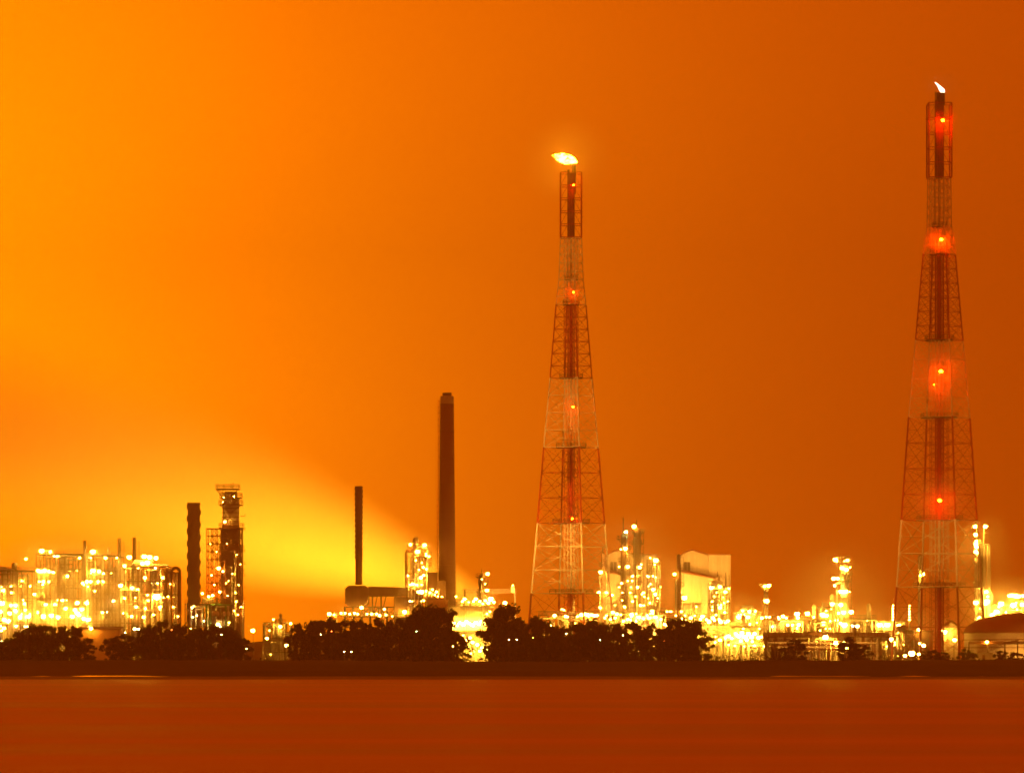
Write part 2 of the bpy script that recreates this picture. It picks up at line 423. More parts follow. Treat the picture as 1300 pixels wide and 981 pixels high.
T1 = flare_tower('tallest red and white lattice flare tower, at the far right, with a small pale flame', 1192.5, 1480,
    [(836, 62), (745, 55.5), (660, 49.5), (530, 40), (432, 31), (323, 21), (288, 16), (226, 15), (200, 15)],
    [(836, 745, 'red'), (745, 660, 'white'), (660, 530, 'red'), (530, 432, 'white'), (432, 323, 'red'), (323, 288, 'white'), (288, 226, 'white')],
    math.radians(17.5), (226, 132, 14.5), [(1197, 153, .75), (1195, 304, .75), (1194.5, 471, .95), (1193, 635, .95), (1186, 488, .28)],
    (1194, 134, 118, 11), 12, 1)
flame_mesh(T1, [(1198.5, 118, 1.2), (1196.5, 116, 2.6), (1194.5, 113.5, 2.3), (1192.5, 110.5, 1.5), (1190, 107.5, .8), (1187, 105, .2)], 1480, .9, 'flame_pale')
T2 = flare_tower('red and white lattice flare tower at the centre with a big bright orange flame', 725, 1600,
    [(836, 57), (753, 50.5), (664, 42.7), (568, 34.7), (480, 26.7), (387, 19), (355, 15.5), (302, 13.5), (290, 13.5)],
    [(836, 753, 'red'), (753, 664, 'white'), (664, 568, 'red'), (568, 480, 'white'), (480, 387, 'red'), (387, 355, 'white'), (355, 302, 'white')],
    math.radians(16), (302, 220, 13.3), [(728, 235, .35), (728, 371, .42), (727.5, 516.5, .5), (726.5, 658, .5)],
    (729.5, 224, 210, 3.5), 9.5, 2)
flame_mesh(T2, [(732.5, 206.5, .7), (729, 204.5, 2.6), (724, 203.3, 5), (718, 202, 6.2), (712, 200.3, 5.2), (706, 198.6, 2.8), (701, 197.5, .5)], 1600, .8, 'flame')

# ------------------------------------------------------------------ chimneys
def strake_chimney(label, px, D, wb, wt, pytop, turns, base_py, group):
    s = D / K; x = PX(px, D); zb = PZ(base_py, D); zt = PZ(pytop, D); rb, rt = wb * s / 2, wt * s / 2
    root = thing('chimney', label, 'chimney', (x, D, zb), group)
    m = MB(); m.lathe(x, D, [(rb * 1.1, zb), (rb, zb + 1.5), (rt, zt - .8), (rt * 1.08, zt - .7), (rt * 1.08, zt), (rt * .85, zt)], 24); m.build('shaft', 'brown', root)
    f = zb + (zt - zb) * .25
    for k in range(3):
        m = MB(); n = 70; pr = []
        for i in range(n + 1):
            t = i / n; z = f + (zt - 1 - f) * t; a = 2 * PI * (turns * t + k / 3); r = rb + (rt - rb) * (z - zb) / (zt - zb)
            pr.append((z, a, r))
        for (z, a, r), (z2, a2, r2) in zip(pr, pr[1:]):
            i1, o1 = r * .95, r * 1.2; i2, o2 = r2 * .95, r2 * 1.2
            pt = lambda rr, aa, zz: (x + rr * math.cos(aa), D + rr * math.sin(aa), zz)
            m.quad(pt(i1, a, z), pt(o1, a, z), pt(o2, a2, z2), pt(i2, a2, z2))
            m.quad(pt(i1, a, z + .25), pt(i2, a2, z2 + .25), pt(o2, a2, z2 + .25), pt(o1, a, z + .25))
            m.quad(pt(o1, a, z), pt(o1, a, z + .25), pt(o2, a2, z2 + .25), pt(o2, a2, z2))
        m.build('strake', 'brown', root)
    return root
strake_chimney('thick rusty brown chimney with wavy spiral fins, left of the scaffolded tower', 246, 1540, 15, 15.5, 638, 3.2, 845, 'chimneys with spiral strakes')
strake_chimney('slim brown chimney with spiral fins standing on the rounded boiler box', 455.5, 1545, 8.5, 9.5, 617, 4.5, 742, 'chimneys with spiral strakes')

D = 1530; s = D / K
x = PX(567.5, D); zt = PZ(500, D)
ch = thing('chimney', 'tallest smooth concrete chimney with a dark cap and a long caged ladder', 'chimney', (x, D, GROUND))
rb, rt = 12.2 * s, 8.6 * s
m = MB(); m.lathe(x, D, [(rb, GROUND), (rt + (rb - rt) * .03, PZ(514, D))], 40); m.build('shaft', 'concrete', ch, True)
m = MB(); m.lathe(x, D, [(rt + .02, PZ(514, D)), (rt, PZ(503, D)), (rt * .8, PZ(502.5, D))], 32); m.build('top_band', 'pale_concrete', ch)
m = MB(); m.lathe(x, D, [(rt * .62, PZ(503, D)), (rt * .72, PZ(499, D)), (rt * .66, PZ(498.5, D))], 24); m.build('cap', 'brown', ch)
for k in range(7):
    z = PZ(514 + k * 34, D); r = rt + (rb - rt) * (PZ(503, D) - z) / (PZ(503, D) - GROUND); m = MB(); m.lathe(x, D, [(r + .05, z), (r + .05, z + .4)], 32)
    m.build('hoop', 'concrete', ch)
m = MB(); z = GROUND; a0 = PI * 1.0
while z < zt - 3:
    r1 = rt + (rb - rt) * (zt - z) / (zt - GROUND) + .35; xx = x - r1; m.box(xx - .5, xx - .42, D - 1, D - .9, z, z + 2.1); m.box(xx + .1, xx + .18, D - 1, D - .9, z, z + 2.1)
    m.box(xx - .5, xx + .3, D - 1.1, D - .3, z + 1.9, z + 2.0); m.tube((xx, D - .8, z), (xx, D - .8, z + 2.1), .1, 4); z += 2
m.build('caged_ladder', 'red', ch)

# ------------------------------------------------------------------ scaffolded reactor tower on the left
D = 1500; s = D / K; x = PX(293, D)
t = thing('reactor_tower', 'tall dark reactor column wrapped in scaffolding and platforms, left third of the photo', 'reactor tower', (x, D, GROUND))
m = MB(); r1, r2 = 12.5 * s, 10.7 * s
m.lathe(x, D, [(r1, GROUND), (r1, PZ(672, D)), (r2, PZ(668, D))], 28); m.build('shell', 'brown', t)
m = MB(); m.lathe(x, D, [(r2 - .02, PZ(668, D)), (r2 - .02, PZ(634, D)), (r2 * .8, PZ(631, D)), (r2 * .75, PZ(624, D))], 28); m.build('upper_shell', 'vessel', t)
m = MB(); z = PZ(668, D)
while z < PZ(637, D): m.lathe(x, D, [(r2 + .12, z), (r2 + .12, z + .22)], 28); z += 1.4
m.build('stiffening_ring', 'rust', t)
for k, (py, a, b) in enumerate(((621, 275, 304), (632, 280, 307), (641, 279, 308), (670, 279, 309), (683, 280, 307), (698, 280, 309), (712, 279, 307), (727, 280, 309), (742, 279, 307), (757, 279, 308), (772, 279, 307))):
    z = PZ(py, D); m = MB(); xa, xb = PX(a, D), PX(b, D)
    m.box(xa, xb, D - r1 - 1.4, D + r1, z - .15, z + .1); rail(m, xa, xb, D - r1 - 1.3, D + r1, z + .1, 1.3, .09)
    for q in (xa, xb): m.tube((q, D - r1 - 1.3, z), (x, D - r1 + .4, z - 2.6), .12, 4)
    m.build('platform', 'rust', t)
open_frame(t, PX(280, D), PX(306.5, D), D - r1 - 1.3, D + r1, GROUND, [GROUND + 5.5 * (i + 1) for i in range(7)], 5, 1, 'rust', .16, .7, random.Random(4), 'scaffold')
open_frame(t, PX(263, D), PX(281, D), D - 3, D + 5, GROUND, [PZ(p, D) for p in (780, 770, 760, 750, 740, 730, 720, 710, 700, 690, 680, 671)], 3, 1, 'red', .17, .75, random.Random(6), 'stair_tower')
m = MB(); m.tube(P(274.5, 621, D - r1), P(282, 631, D - r1), .16, 4); m.tube(P(274.5, 621, D - r1), P(304, 621, D - r1), .2, 4); m.tube(P(283, 632, D - r1), P(283, 621, D - r1), .16, 4); m.tube(P(296, 620, D), P(296, 612, D), .12, 4)
m.build('hoist_beam', 'rust', t)
for k, (a, top, r) in enumerate(((308.5, 672, .35), (300, 700, .4), (304, 690, .3), (296, 720, .35), (287, 712, .3), (310, 765, .45))):
    m = MB(); q = PX(a, D); m.path([(q, D - r1 - 1.7, GROUND), (q, D - r1 - 1.7, PZ(top, D)), (q - 1.5, D - r1, PZ(top, D))], r); m.build('riser_pipe', ('rust', 'galv', 'rust', 'steel', 'rust', 'lagging')[k], t)
for py in (655, 672, 700, 716, 731, 746, 760): 
    m = MB(); m.tube(P(305, py, D), P(311, py, D), .14, 4); m.tube(P(311, py, D), P(311, py - 3, D), .12, 4); m.build('davit', 'rust', t)
lamps(t, D - r1 - 2.4, [(285.5, 662, .55), (277.5, 721, .85), (268.5, 730, .3), (283, 725, .35, 'w'), (279, 751, .6), (290, 737, .22), (287, 740, .2), (300, 763, .3), (297, 775, .3), (302, 780, .3), (292, 768, .25), (288, 690, .2), (301, 704, .2), (295, 728, .22), (305, 716, .18), (289, 756, .25), (303, 742, .22), (286, 775, .3), (272, 742, .3), (275, 700, .2), (267, 690, .16), (299, 752, .22), (306, 770, .3), (284, 631, .2), (297, 630, .25), (283, 637, .2), (277, 765, .3)])

# ------------------------------------------------------------------ left process block
process_unit('process_unit', 'brightly lit process unit at the left edge with tall pale pipes', -22, 44, 724, 1500, 24, 7, 5, 11, 'galv',
    [(4, 749, 0.91), (2, 765, 1.56), (14, 768, 0.91), (20, 768, 1.04), (15, 752, 0.65), (31, 766, 0.78), (5, 786, 1.17), (20, 775, 1.17), (12, 778, 1.04), (26, 783, 1.17), (36, 782, 1.17), (0, 776, 1.17), (10, 788, 1.30), (32, 774, 0.65), (28, 737, 0.65)], 22, (.3, .5), group='lit process units of the left block', npipe=16)
process_unit('process_unit', 'wide cream lit process unit with a high top deck, second from the left edge', 46, 108, 703, 1510, 24, 8, 5, 12, 'steel',
    [(53, 699, 1.23), (64, 700, 0.78), (48, 724, 1.04), (52, 725, 1.17), (57, 724, 1.17), (63, 725, 0.91), (68, 726, 0.78), (33, 709, 0.65), (55, 738, 0.78), (62, 738, 0.65), (50, 738, 0.52), (44, 754, 0.91), (58, 767, 0.91), (70, 767, 0.91), (46, 777, 1.17), (55, 782, 1.43), (65, 781, 1.30), (74, 783, 1.17), (83, 772, 1.04), (95, 774, 1.17), (86, 731, 0.91), (104, 773, 1.17), (100, 780, 1.17), (110, 782, 1.30), (92, 782, 1.17), (72, 706, 0.52)], 24, (.25, .5), 'lit process units of the left block', npipe=18, nves=7)
process_unit('process_unit', 'lit process unit with flat top lamps under the brown stub stacks', 108, 150, 705, 1500, 22, 8, 4, 13, 'steel',
    [(118, 700, 1.30), (118, 724, 1.17), (126, 725, 0.91), (101, 708, 0.52), (134, 708, 0.78), (124, 738, 0.78), (131, 738, 0.65), (110, 738, 0.91), (115, 738, 0.78), (105, 740, 0.65), (98, 765, 1.04), (110, 765, 1.17), (98, 778, 1.17), (107, 785, 1.17), (112, 786, 1.30), (130, 777, 0.65), (120, 750, 0.45)], 22, (.25, .55), 'lit process units of the left block', npipe=14)
process_unit('process_unit', 'lit process unit crowded with lamps, right end of the left block', 152, 211, 718, 1495, 22, 7, 5, 14, 'rust',
    [(164, 707, 1.17), (158, 718, 0.78), (183, 706, 1.17), (190, 707, 1.17), (187, 714, 1.30), (181, 715, 1.04), (198, 708, 1.04), (153, 743, 1.04), (184, 733, 0.78), (207, 733, 0.72), (168, 746, 0.91), (175, 748, 0.65), (199, 757, 1.95), (187, 755, 0.52), (188, 762, 0.52), (158, 759, 0.65), (173, 770, 0.65), (185, 772, 0.65), (203, 770, 0.78), (167, 782, 0.65), (182, 783, 0.78), (195, 780, 0.52), (157, 778, 0.52)], 18, (.22, .45), 'lit process units of the left block', npipe=16)
# piping tower with arched pipe
D = 1490
t = thing('pipe_tower', 'rusty pipe tower with an arched pipe, right end of the left block', 'pipe tower', (PX(219, D), D, GROUND))
open_frame(t, PX(210, D), PX(226, D), D, D + 6, GROUND, [PZ(p, D) for p in (800, 775, 756, 727)], 3, 1, 'rust', .2, .1, random.Random(2))
for k, px in enumerate((212, 215, 218, 221, 224)):
    m = MB(); m.path([P(px, 845, D - .8), P(px, 724 + k, D - .8), P(px + 1.5, 724 + k, D + 2)], .32); m.build('pipe', ('rust', 'galv', 'rust', 'lagging', 'galv')[k], t)
m = MB(); pts = [P(228.3, 845, D)] + [P(223 + 5.3 * math.cos(a), 725 - 4.5 * math.sin(a), D) for a in (0, .4, .8, 1.2, 1.57, 2.0, 2.5, 3.0)] + [P(217.7, 735, D)]
m.path(pts, .5, 8); m.build('arched_pipe', 'rust', t)
m = MB(); m.box(PX(209, D), PX(229, D), D - 1.2, D + 6, PZ(755, D), PZ(754, D)); m.box(PX(208, D), PX(226, D), D - 1.2, D + 6, PZ(727, D), PZ(726, D)); rail(m, PX(208, D), PX(226, D), D - 1.2, D + 6, PZ(726, D)); m.build('deck', 'rust', t)
lamps(t, D - 1.5, [(213, 757, .3), (220, 770, .3), (216, 741, .25), (226, 782, .3)])
# stub stacks above the block
for px, top, w, lab in ((151.5, 683, 4.2, 'thin pale stub stack rising from the left block, left of a brown one'), (170.5, 682, 4.4, 'thin brown stub stack with a bent flue, right one of the left block'), (107.5, 686, 4, 'thin stub stack rising above the second process unit of the left block')):
    column('stack', lab, px, w, top, 1512, mat='lagging' if px == 151.5 else 'brown', seed=int(px), cat='stack', pipes=0, section=[(w * .32, GROUND), (w * .13, PZ(700, 1512)), (w * .126, PZ(top, 1512)), (w * .1, PZ(top, 1512))])
column('column', 'broad pale column at the very left edge of the photo', 6, 9, 722, 1502, (760, 735), [(2, 745, .35)], 'lagging', 21, pipes=3)
column('column', 'fat brown vessel in the left block, under the first lamp row', 17.5, 11, 721, 1504, (760, 746, 724), (), 'vessel', 22, pipes=4)
column('column', 'brown column between the second and third units of the left block', 74.5, 5, 716, 1509, (748, 730), (), 'rust', 23, pipes=2)
column('column', 'dark column standing before the gap right of the third left unit', 146, 6, 752, 1501, (775,), (), 'vessel', 24, pipes=2)
column('column', 'squat pale column in front of the third unit of the left block', 87, 9, 741, 1512, (760, 742), (), 'vessel', 25, pipes=2)
column('column', 'dark rusty column inside the lamp crowded unit of the left block', 190, 5, 738, 1497, (758,), (), 'rust', 26, pipes=2)

# low frame with green pipes under the big brown chimney
t = process_unit('process_unit', 'low process frame with green posts under the scaffolded tower', 235, 292, 766, 1475, 18, 3, 6, 31, 'dark_steel',
    [(257, 753, .55), (265, 757, .6), (270, 755.5, .6), (244, 771, .35, 'w'), (244.5, 783, .3, 'g'), (250, 781, .25, 'w'), (277, 792, .7, 'w'), (280, 795, .4, 'w'), (259, 788, .3, 'g'), (267, 775, .25), (291, 790, .3)], 3, (.2, .3), nves=2, npipe=6, mats=('brown', 'vessel'))
for px in (262, 266.5, 286.5):
    m = MB(); m.tube(P(px, 845, 1473), P(px, 767, 1473), .32, 6); m.build('green_pipe', 'green', t)
m = MB(); m.tube(P(268, 767.5, 1473), P(292, 767.5, 1473), .25, 6); m.build('green_pipe', 'green', t)
for px in (271.5, 276, 285, 290):
    m = MB(); m.lathe(PX(px, 1473), 1473, [(.2, PZ(782, 1473)), (.55, PZ(780.5, 1473)), (.55, PZ(777, 1473)), (.2, PZ(775.5, 1473))], 12); m.build('drum', 'white', t, True)
for i, px in enumerate((257, 265, 270)):
    m = MB(); py = (753, 757, 755.5)[i]; m.tube(P(px, 766, 1474), P(px, py, 1474), .12, 4); m.build('lamp_post', 'dark_steel', t)

# small far unit in the gap
process_unit('process_unit', 'small low distant unit seen in the gap between the two left tree clumps', 334, 368, 790, 1580, 16, 3, 5, 41, 'steel',
    [(356, 795, .8), (369, 791, .6), (347, 786, .4), (342, 800, .3)], 6, (.2, .35), nves=4, npipe=8)

# ------------------------------------------------------------------ boiler, duct and regenerator in the middle
D = 1540
t = thing('boiler_unit', 'dark boiler box with a long overhead duct on steel legs, left of the tall chimney', 'boiler unit', (PX(490, D), D, GROUND))
def rounded_box(x0, x1, y0, y1, z0, z1, c=1.2):
    m = MB(); prof = [(x0 + c, z0), (x1 - c, z0), (x1, z0 + c), (x1, z1 - c), (x1 - c, z1), (x0 + c, z1), (x0, z1 - c), (x0, z0 + c)]
    k = len(m.v)
    m.v += [Vector((a, y0, b)) for a, b in prof] + [Vector((a, y1, b)) for a, b in prof]
    m.f.append(tuple(range(8))); m.m.append(0); m.f.append(tuple(reversed(range(8, 16)))); m.m.append(0)
    for i in range(8): m.f.append((i, 8 + i, 8 + (i + 1) % 8, (i + 1) % 8)); m.m.append(0)
    return m
m = rounded_box(PX(438, D), PX(467.5, D), D, D + 12, PZ(769, D), PZ(743, D), 1.0)
for py in (748, 754, 760, 766): m.box(PX(438, D) - .15, PX(467.5, D) + .15, D - .15, D + 12.15, PZ(py, D), PZ(py, D) + .3)
for px in (443, 448, 453, 458, 463): m.box(PX(px, D) - .12, PX(px, D) + .12, D - .2, D, PZ(768, D), PZ(744, D))
m.build('boiler_box', 'clad_dark', t)
m = MB(); z0, z1 = PZ(757, D), PZ(744, D); xa, xb = PX(467.6, D), PX(532, D)
m.quad((xa, D + 1, z0), (xb, D + 1, PZ(756, D)), (xb, D + 1, PZ(745.5, D)), (xa, D + 1, z1)); m.quad((xa, D + 1, z1), (xb, D + 1, PZ(745.5, D)), (xb, D + 9, PZ(745.5, D)), (xa, D + 9, z1))
m.quad((xa, D + 9, z0), (xa, D + 9, z1), (xb, D + 9, PZ(745.5, D)), (xb, D + 9, PZ(756, D))); m.quad((xa, D + 1, z0), (xa, D + 9, z0), (xb, D + 9, PZ(756, D)), (xb, D + 1, PZ(756, D)))
for px in range(472, 532, 7): m.box(PX(px, D) - .15, PX(px, D) + .15, D + .7, D + 1, PZ(756, D), PZ(745.5, D))
m.build('flue_duct', 'clad_dark', t)
open_frame(t, PX(437, D), PX(534, D), D + .5, D + 10, GROUND, [PZ(796, D), PZ(782, D), PZ(770, D)], 9, 1, 'dark_steel', .26, .5, random.Random(8))
m = MB(); m.box(PX(437, D), PX(534, D), D - 2, D + 9, PZ(783, D), PZ(782.4, D)); rail(m, PX(426, D), PX(534, D), D - 2, D + 9, PZ(782.4, D), 1.3, .09); m.build('deck', 'dark_steel', t)
m = MB()
for px in (473, 484, 503, 521): m.tube(P(px, 782, D + 1), P(px, 757, D + 1), .3, 5); m.tube(P(px, 782, D + 1), P(px + 6, 757, D + 1), .18, 5)
m.build('duct_support', 'dark_steel', t)
m = MB(); m.box(PX(500, D), PX(528, D), D - 1, D, PZ(790, D), PZ(757, D) - .1)
m.build('side_panel', 'clad_dark', t)
lamps(t, D - 2.4, [(418, 779, .95), (424, 780, .5), (433, 778, .55), (438, 778, .5), (444, 779, .5), (450, 778, .55), (454, 779, .45), (459, 771, .85), (466, 779, .5), (472, 779, .6), (478, 779, .5), (482, 781, .7), (488, 773, .5), (490, 780, .5), (514, 776.5, 1.15), (540, 784, .5), (538, 762, .4), (498, 782, .3), (526, 770, .25), (523, 763, .25)])
m = MB(); m.tube(P(417, 845, D), P(417, 779, D), .25, 5); m.tube(P(427, 845, D), P(427, 776, D), .25, 5); m.tube(P(417, 780.5, D), P(437, 780.5, D), .2, 5); m.build('walkway', 'steel', t)

D = 1535
t = process_unit('regenerator_tower', 'floodlit vessel tower with looping pipes beside the tall chimney', 516, 542, 700, D, 9, 5, 3, 51, 'rust',
    [(521, 691, .7), (539, 691.5, .85), (530, 700, 1.1), (545, 706, .4), (541, 705, .4), (532, 723, .4), (537, 720, .6), (541, 722, .5), (534, 733, .9), (538, 730, .6), (524, 741, .8), (529, 742, .6), (521, 742, .5), (535, 742, .4), (528, 711, .4), (536, 714, .3)], 6, (.2, .35), nves=1, npipe=5, cat='process tower', base=GROUND, mats=('galv', 'lagging'))
x = PX(530, D)
m = MB(); m.lathe(x, D + 3, [(1.2, PZ(757, D)), (2.6, PZ(748, D)), (2.6, PZ(738, D)), (2.0, PZ(728, D)), (1.9, PZ(705, D)), (1.2, PZ(700, D)), (.4, PZ(698, D))], 20); m.build('vessel', 'lagging', t)
m = MB(); m.path([P(515.5, 745, D - 1)] + [P(518.5 - 3 * math.cos(a), 702 - 4 * math.sin(a), D - 1) for a in (0, .5, 1.0, 1.57)] + [P(523, 698, D + 2)], .42, 8); m.build('looping_pipe', 'rust', t)
m = MB(); m.path([P(543, 745, D - 1), P(543, 697, D - 1), P(536, 694, D - 1), P(527, 695, D + 2)], .38, 8); m.build('looping_pipe', 'galv', t)
m = MB(); m.box(PX(517, D), PX(542, D), D, D + 9, PZ(695, D), PZ(694.4, D)); rail(m, PX(517, D), PX(542, D), D, D + 9, PZ(694, D), 1.2, .1); m.build('deck', 'rust', t)
for py in (705, 711, 718): m = MB(); m.box(PX(540, D), PX(547.5, D), D - 1, D + 4, PZ(py, D), PZ(py, D) + .2); rail(m, PX(540, D), PX(547.5, D), D - 1, D + 4, PZ(py, D) + .2); m.build('deck', 'rust', t)

D = 1524
t = thing('filter_house', 'stepped dark brown box building at the foot of the tall chimney', 'building', (PX(555, D), D, GROUND))
m = MB(); m.box(PX(542.5, D), PX(555.5, D), D, D + 8, GROUND, PZ(727, D)); m.box(PX(542, D), PX(556, D), D - .3, D + 8.3, PZ(727, D), PZ(726.2, D)); m.build('wall', 'clad_dark', t)
m = MB(); m.box(PX(555.7, D), PX(566, D), D - 5, D - 1, GROUND, PZ(738, D)); m.box(PX(555.4, D), PX(566.4, D), D - 5.2, D - .8, PZ(738, D), PZ(737.2, D)); m.build('annexe', 'clad_dark', t)
m = MB(); xs = [540 + 4 * i for i in range(5)]
for q in xs: m.tube(P(q, 757, D - 6), P(q + 2, 747, D - 5), .22, 5)
m.build('vent_pipe', 'galv', t)
lamps(t, D - 7, [(535, 751, 1.2), (531, 751, .7), (541, 750, .4), (546, 752, .5), (549, 748, .4), (554, 751, .5), (552, 755, .4), (561, 757, .25), (556, 757, .25)])

D = 1515
t = thing('pump_house', 'plain ochre walled block building left of the floodlit white building', 'building', (PX(556, D), D, GROUND))
m = MB(); m.box(PX(543, D), PX(568.5, D), D, D + 10, GROUND, PZ(761, D)); m.build('wall', 'clad_orange', t)
m = MB(); m.box(PX(542.4, D), PX(569, D), D - .3, D + 10.3, PZ(761, D), PZ(760, D)); m.build('roof', 'roof_red', t)
m = MB(); rail(m, PX(543, D), PX(568.5, D), D, D + 10, PZ(760, D), 1.1, .08); m.build('railing', 'steel', t)

# floodlit white building on open legs
D = 1500
t = thing('floodlit_building', 'dazzling floodlit white building raised on open steel legs beside the tall chimney', 'building', (PX(596, D), D, GROUND))
m = MB(); m.box(PX(569.5, D), PX(621, D), D, D + 14, PZ(800, D), PZ(770, D)); m.build('wall', 'clad', t)
m = MB(); m.box(PX(568.8, D), PX(622, D), D - 2.6, D + 14.4, PZ(801, D), PZ(800, D)); m.build('deck', 'rust', t)
m = MB(); m.box(PX(568.8, D), PX(622, D), D - .4, D + 14.4, PZ(770, D), PZ(769, D)); m.box(PX(584, D), PX(625, D), D - 2.2, D - .5, PZ(769.5, D), PZ(768.8, D)); rail(m, PX(568.8, D), PX(625, D), D - 2.2, D + 14.4, PZ(768.8, D), 1.2, .09); m.build('roof', 'steel', t)
open_frame(t, PX(578, D), PX(621, D), D, D + 14, GROUND, [PZ(815, D), PZ(801.5, D)], 5, 1, 'galv', .3, .7, random.Random(9))
m = MB(); m.box(PX(584, D), PX(616, D), D + 6, D + 12, GROUND, PZ(804, D)); m.build('inner_wall', 'clad', t)
for px in (575, 590, 612, 617): m = MB(); m.tube(P(px, 801, D - .6), P(px, 770, D - .6), .25, 6); m.build('pipe', 'galv', t)
for px in (584, 592, 600, 608): m = MB(); m.lathe(PX(px, D), D + 4, [(1.1, PZ(769, D)), (1.1, PZ(764, D)), (.5, PZ(761, D))], 12); m.build('roof_vent', 'galv', t)
L = [(579, 757, .5), (590, 760, .9), (587, 763, .6), (595, 764, .4), (604, 760, 1.0), (601, 763, .6), (609, 763, .7), (616, 762, .8), (623, 760, 1.6), (620, 765, 1.0), (613, 766, .6), (627, 764, .8),
     (622, 776, .5), (618, 779, .5)]
L += [(572 + 4.0 * i, 789 + (i * 7 % 5) * .9, 1.0 + (i * 5 % 3) * .25) for i in range(12)]
L += [(588, 806, .5), (592, 812, .8), (597, 809, .8), (600, 815, 1.0), (594, 821, .9), (586, 819, .5), (606, 818, 1.0), (612, 822, .9), (609, 826, .9), (619, 824, .6), (615, 828, .6), (602, 826, .6), (591, 829, .6), (621, 829, .5), (616, 810, .8), (598, 829, .4)]
lamps(t, D - 2.3, L, .8)
column('column', 'short lit column with a top lamp behind the floodlit white building', 612.5, 6, 728, 1530, (732, 741, 752), [(619, 728, .85), (618, 749, .85), (612, 735, .25), (616, 741, .25)], 'brown', 61, pipes=3, mast=1.5)
column('column', 'slim mast like column beside the lit one behind the floodlit building', 608.8, 2, 729, 1536, (740, 755), (), 'rust', 62, pipes=1)

# pipe bridge with lit cabin between floodlit building and the centre flare tower
D = 1560
t = thing('pipe_bridge', 'thin pipe bridge with a small lit cabin left of the centre flare tower', 'pipe bridge', (PX(640, D), D, GROUND))
m = MB(); 
for py in (748, 752): m.tube(P(588, py, D), P(655, py, D), .12, 4)
for q in range(590, 655, 6): m.tube(P(q, 748, D), P(q + 3, 752, D), .08, 4); m.tube(P(q + 3, 752, D), P(q + 6, 748, D), .08, 4)
for q in (590, 654): m.tube(P(q, 845, D), P(q, 748, D), .25, 5)
m.build('truss', 'steel', t)
m = MB(); m.box(PX(649, D), PX(653.5, D), D - 1.5, D + 1.5, PZ(752, D), PZ(744.5, D)); m.build('cabin', 'clad', t)
lamps(t, D - 2, [(641, 765, 1.0), (651, 743, .25)])
m = MB(); m.tube(P(641, 845, D), P(641, 764, D), .25, 5); m.build('lamp_post', 'steel', t)

# ------------------------------------------------------------------ columns right of the centre flare tower
column('column', 'slim dark column right behind the foot of the centre flare tower', 766, 5, 701, 1620, (718, 735, 750, 765), [(762.5, 726, 1.0), (760, 752, .9), (770, 752, .9), (762, 771, .7), (768, 784, .6)], 'brown', 71, mast=2)
column('column', 'left one of the pair of tall dark columns before the pale twin buildings', 792, 7.5, 676, 1560, (684, 697, 712, 728, 745, 762, 778), [(794.6, 675, .9, 'g'), (793.8, 696, 1.05), (788, 697, .35), (797, 719, .85), (789, 740, .5), (786, 745, .3), (793, 770, .6), (792, 788, .8), (786, 719, .3), (790, 752, .3), (797, 737, .3), (790, 762, .25)], 'brown', 72, 'pair of tall dark columns', mast=5, pipes=4, plat_w=1.35)
column('column', 'right one of the pair of tall dark columns before the pale twin buildings', 809, 8.5, 670, 1565, (676, 690, 706, 722, 738, 754, 770), [(805, 668, 1.05), (812, 720, .8), (803, 731, .55), (802.5, 737, .45), (809.5, 745, .6), (814, 716, .35), (811, 730, .35, 'q'), (803, 763, .5), (807, 757, .3), (813, 768, .6), (801, 745, .25), (810, 783, .8), (801, 782, .9), (806, 776, .35, 'q'), (815, 754, .35)], 'brown', 73, 'pair of tall dark columns', mast=2.5, pipes=4, plat_w=1.35)
process_unit('process_tower', 'narrow lit lattice process tower against the left pale building', 822, 838, 714, 1570, 8, 9, 2, 74, 'dark_steel',
    [(832.5, 711, 1.25), (825.5, 708, .35), (829, 731, .4), (822, 731, .4), (829.5, 748, .9), (832, 754, 1.0), (828, 776, 1.1), (818, 757, .4), (825, 765, .5), (835, 763, .4), (817, 768, .5), (822, 781, .8), (830, 786, .8), (836, 782, .4), (826, 741, .35)], 14, (.2, .4), nves=2, npipe=8, cat='process tower')
column('stack', 'slim dark stack just left of the right pale twin building', 861.5, 4.6, 703, 1560, (743,), [(856.5, 728.5, .75), (865, 776, .5), (852, 776, .4), (857, 790, .4)], 'brown', 75, cat='stack', pipes=1, mast=0)
process_unit('pipe_rack', 'lamp studded pipe rack at the foot of the pair of tall dark columns', 764, 845, 776, 1548, 14, 3, 8, 76, 'steel',
    [(778, 777, .8), (783, 779, .8), (781, 784, .6), (788, 780, .4), (797, 786, .8), (802, 780, 1.0), (800, 787, .7), (811, 783, .8), (808, 788, .6), (817, 785, .6), (824, 784, .8), (832, 783, .8), (839, 786, .6), (843, 792, .7), (775, 786, .5), (770, 781, .4)], 12, (.2, .45), nves=3, npipe=10, cat='pipe rack')
process_unit('pipe_rack', 'low lit pipe rack seen through the legs of the centre flare tower', 684, 762, 780, 1590, 14, 2, 8, 77, 'steel',
    [(704, 781, .85), (718, 782, .7), (733, 782, .5), (738, 780, 1.0), (742, 779, 1.0), (746, 780, 1.0), (751, 780, .8), (755, 781, .9), (758, 781, .7), (700, 794, .9), (730, 791, .5), (716, 774, .4), (713, 773, .3)], 6, (.2, .4), nves=3, npipe=8, cat='pipe rack')
process_unit('pipe_rack', 'low lamp lined pipe rack between the slim dark stack and the tall columns', 842, 900, 784, 1545, 12, 2, 6, 78, 'dark_steel',
    [(847, 776, .4), (851, 776, .4), (858, 781, .35), (870, 781, .35), (877, 784, .9), (882, 781, .4), (866, 785, .4), (846, 793, .6)], 8, (.2, .35), nves=2, npipe=8, cat='pipe rack')

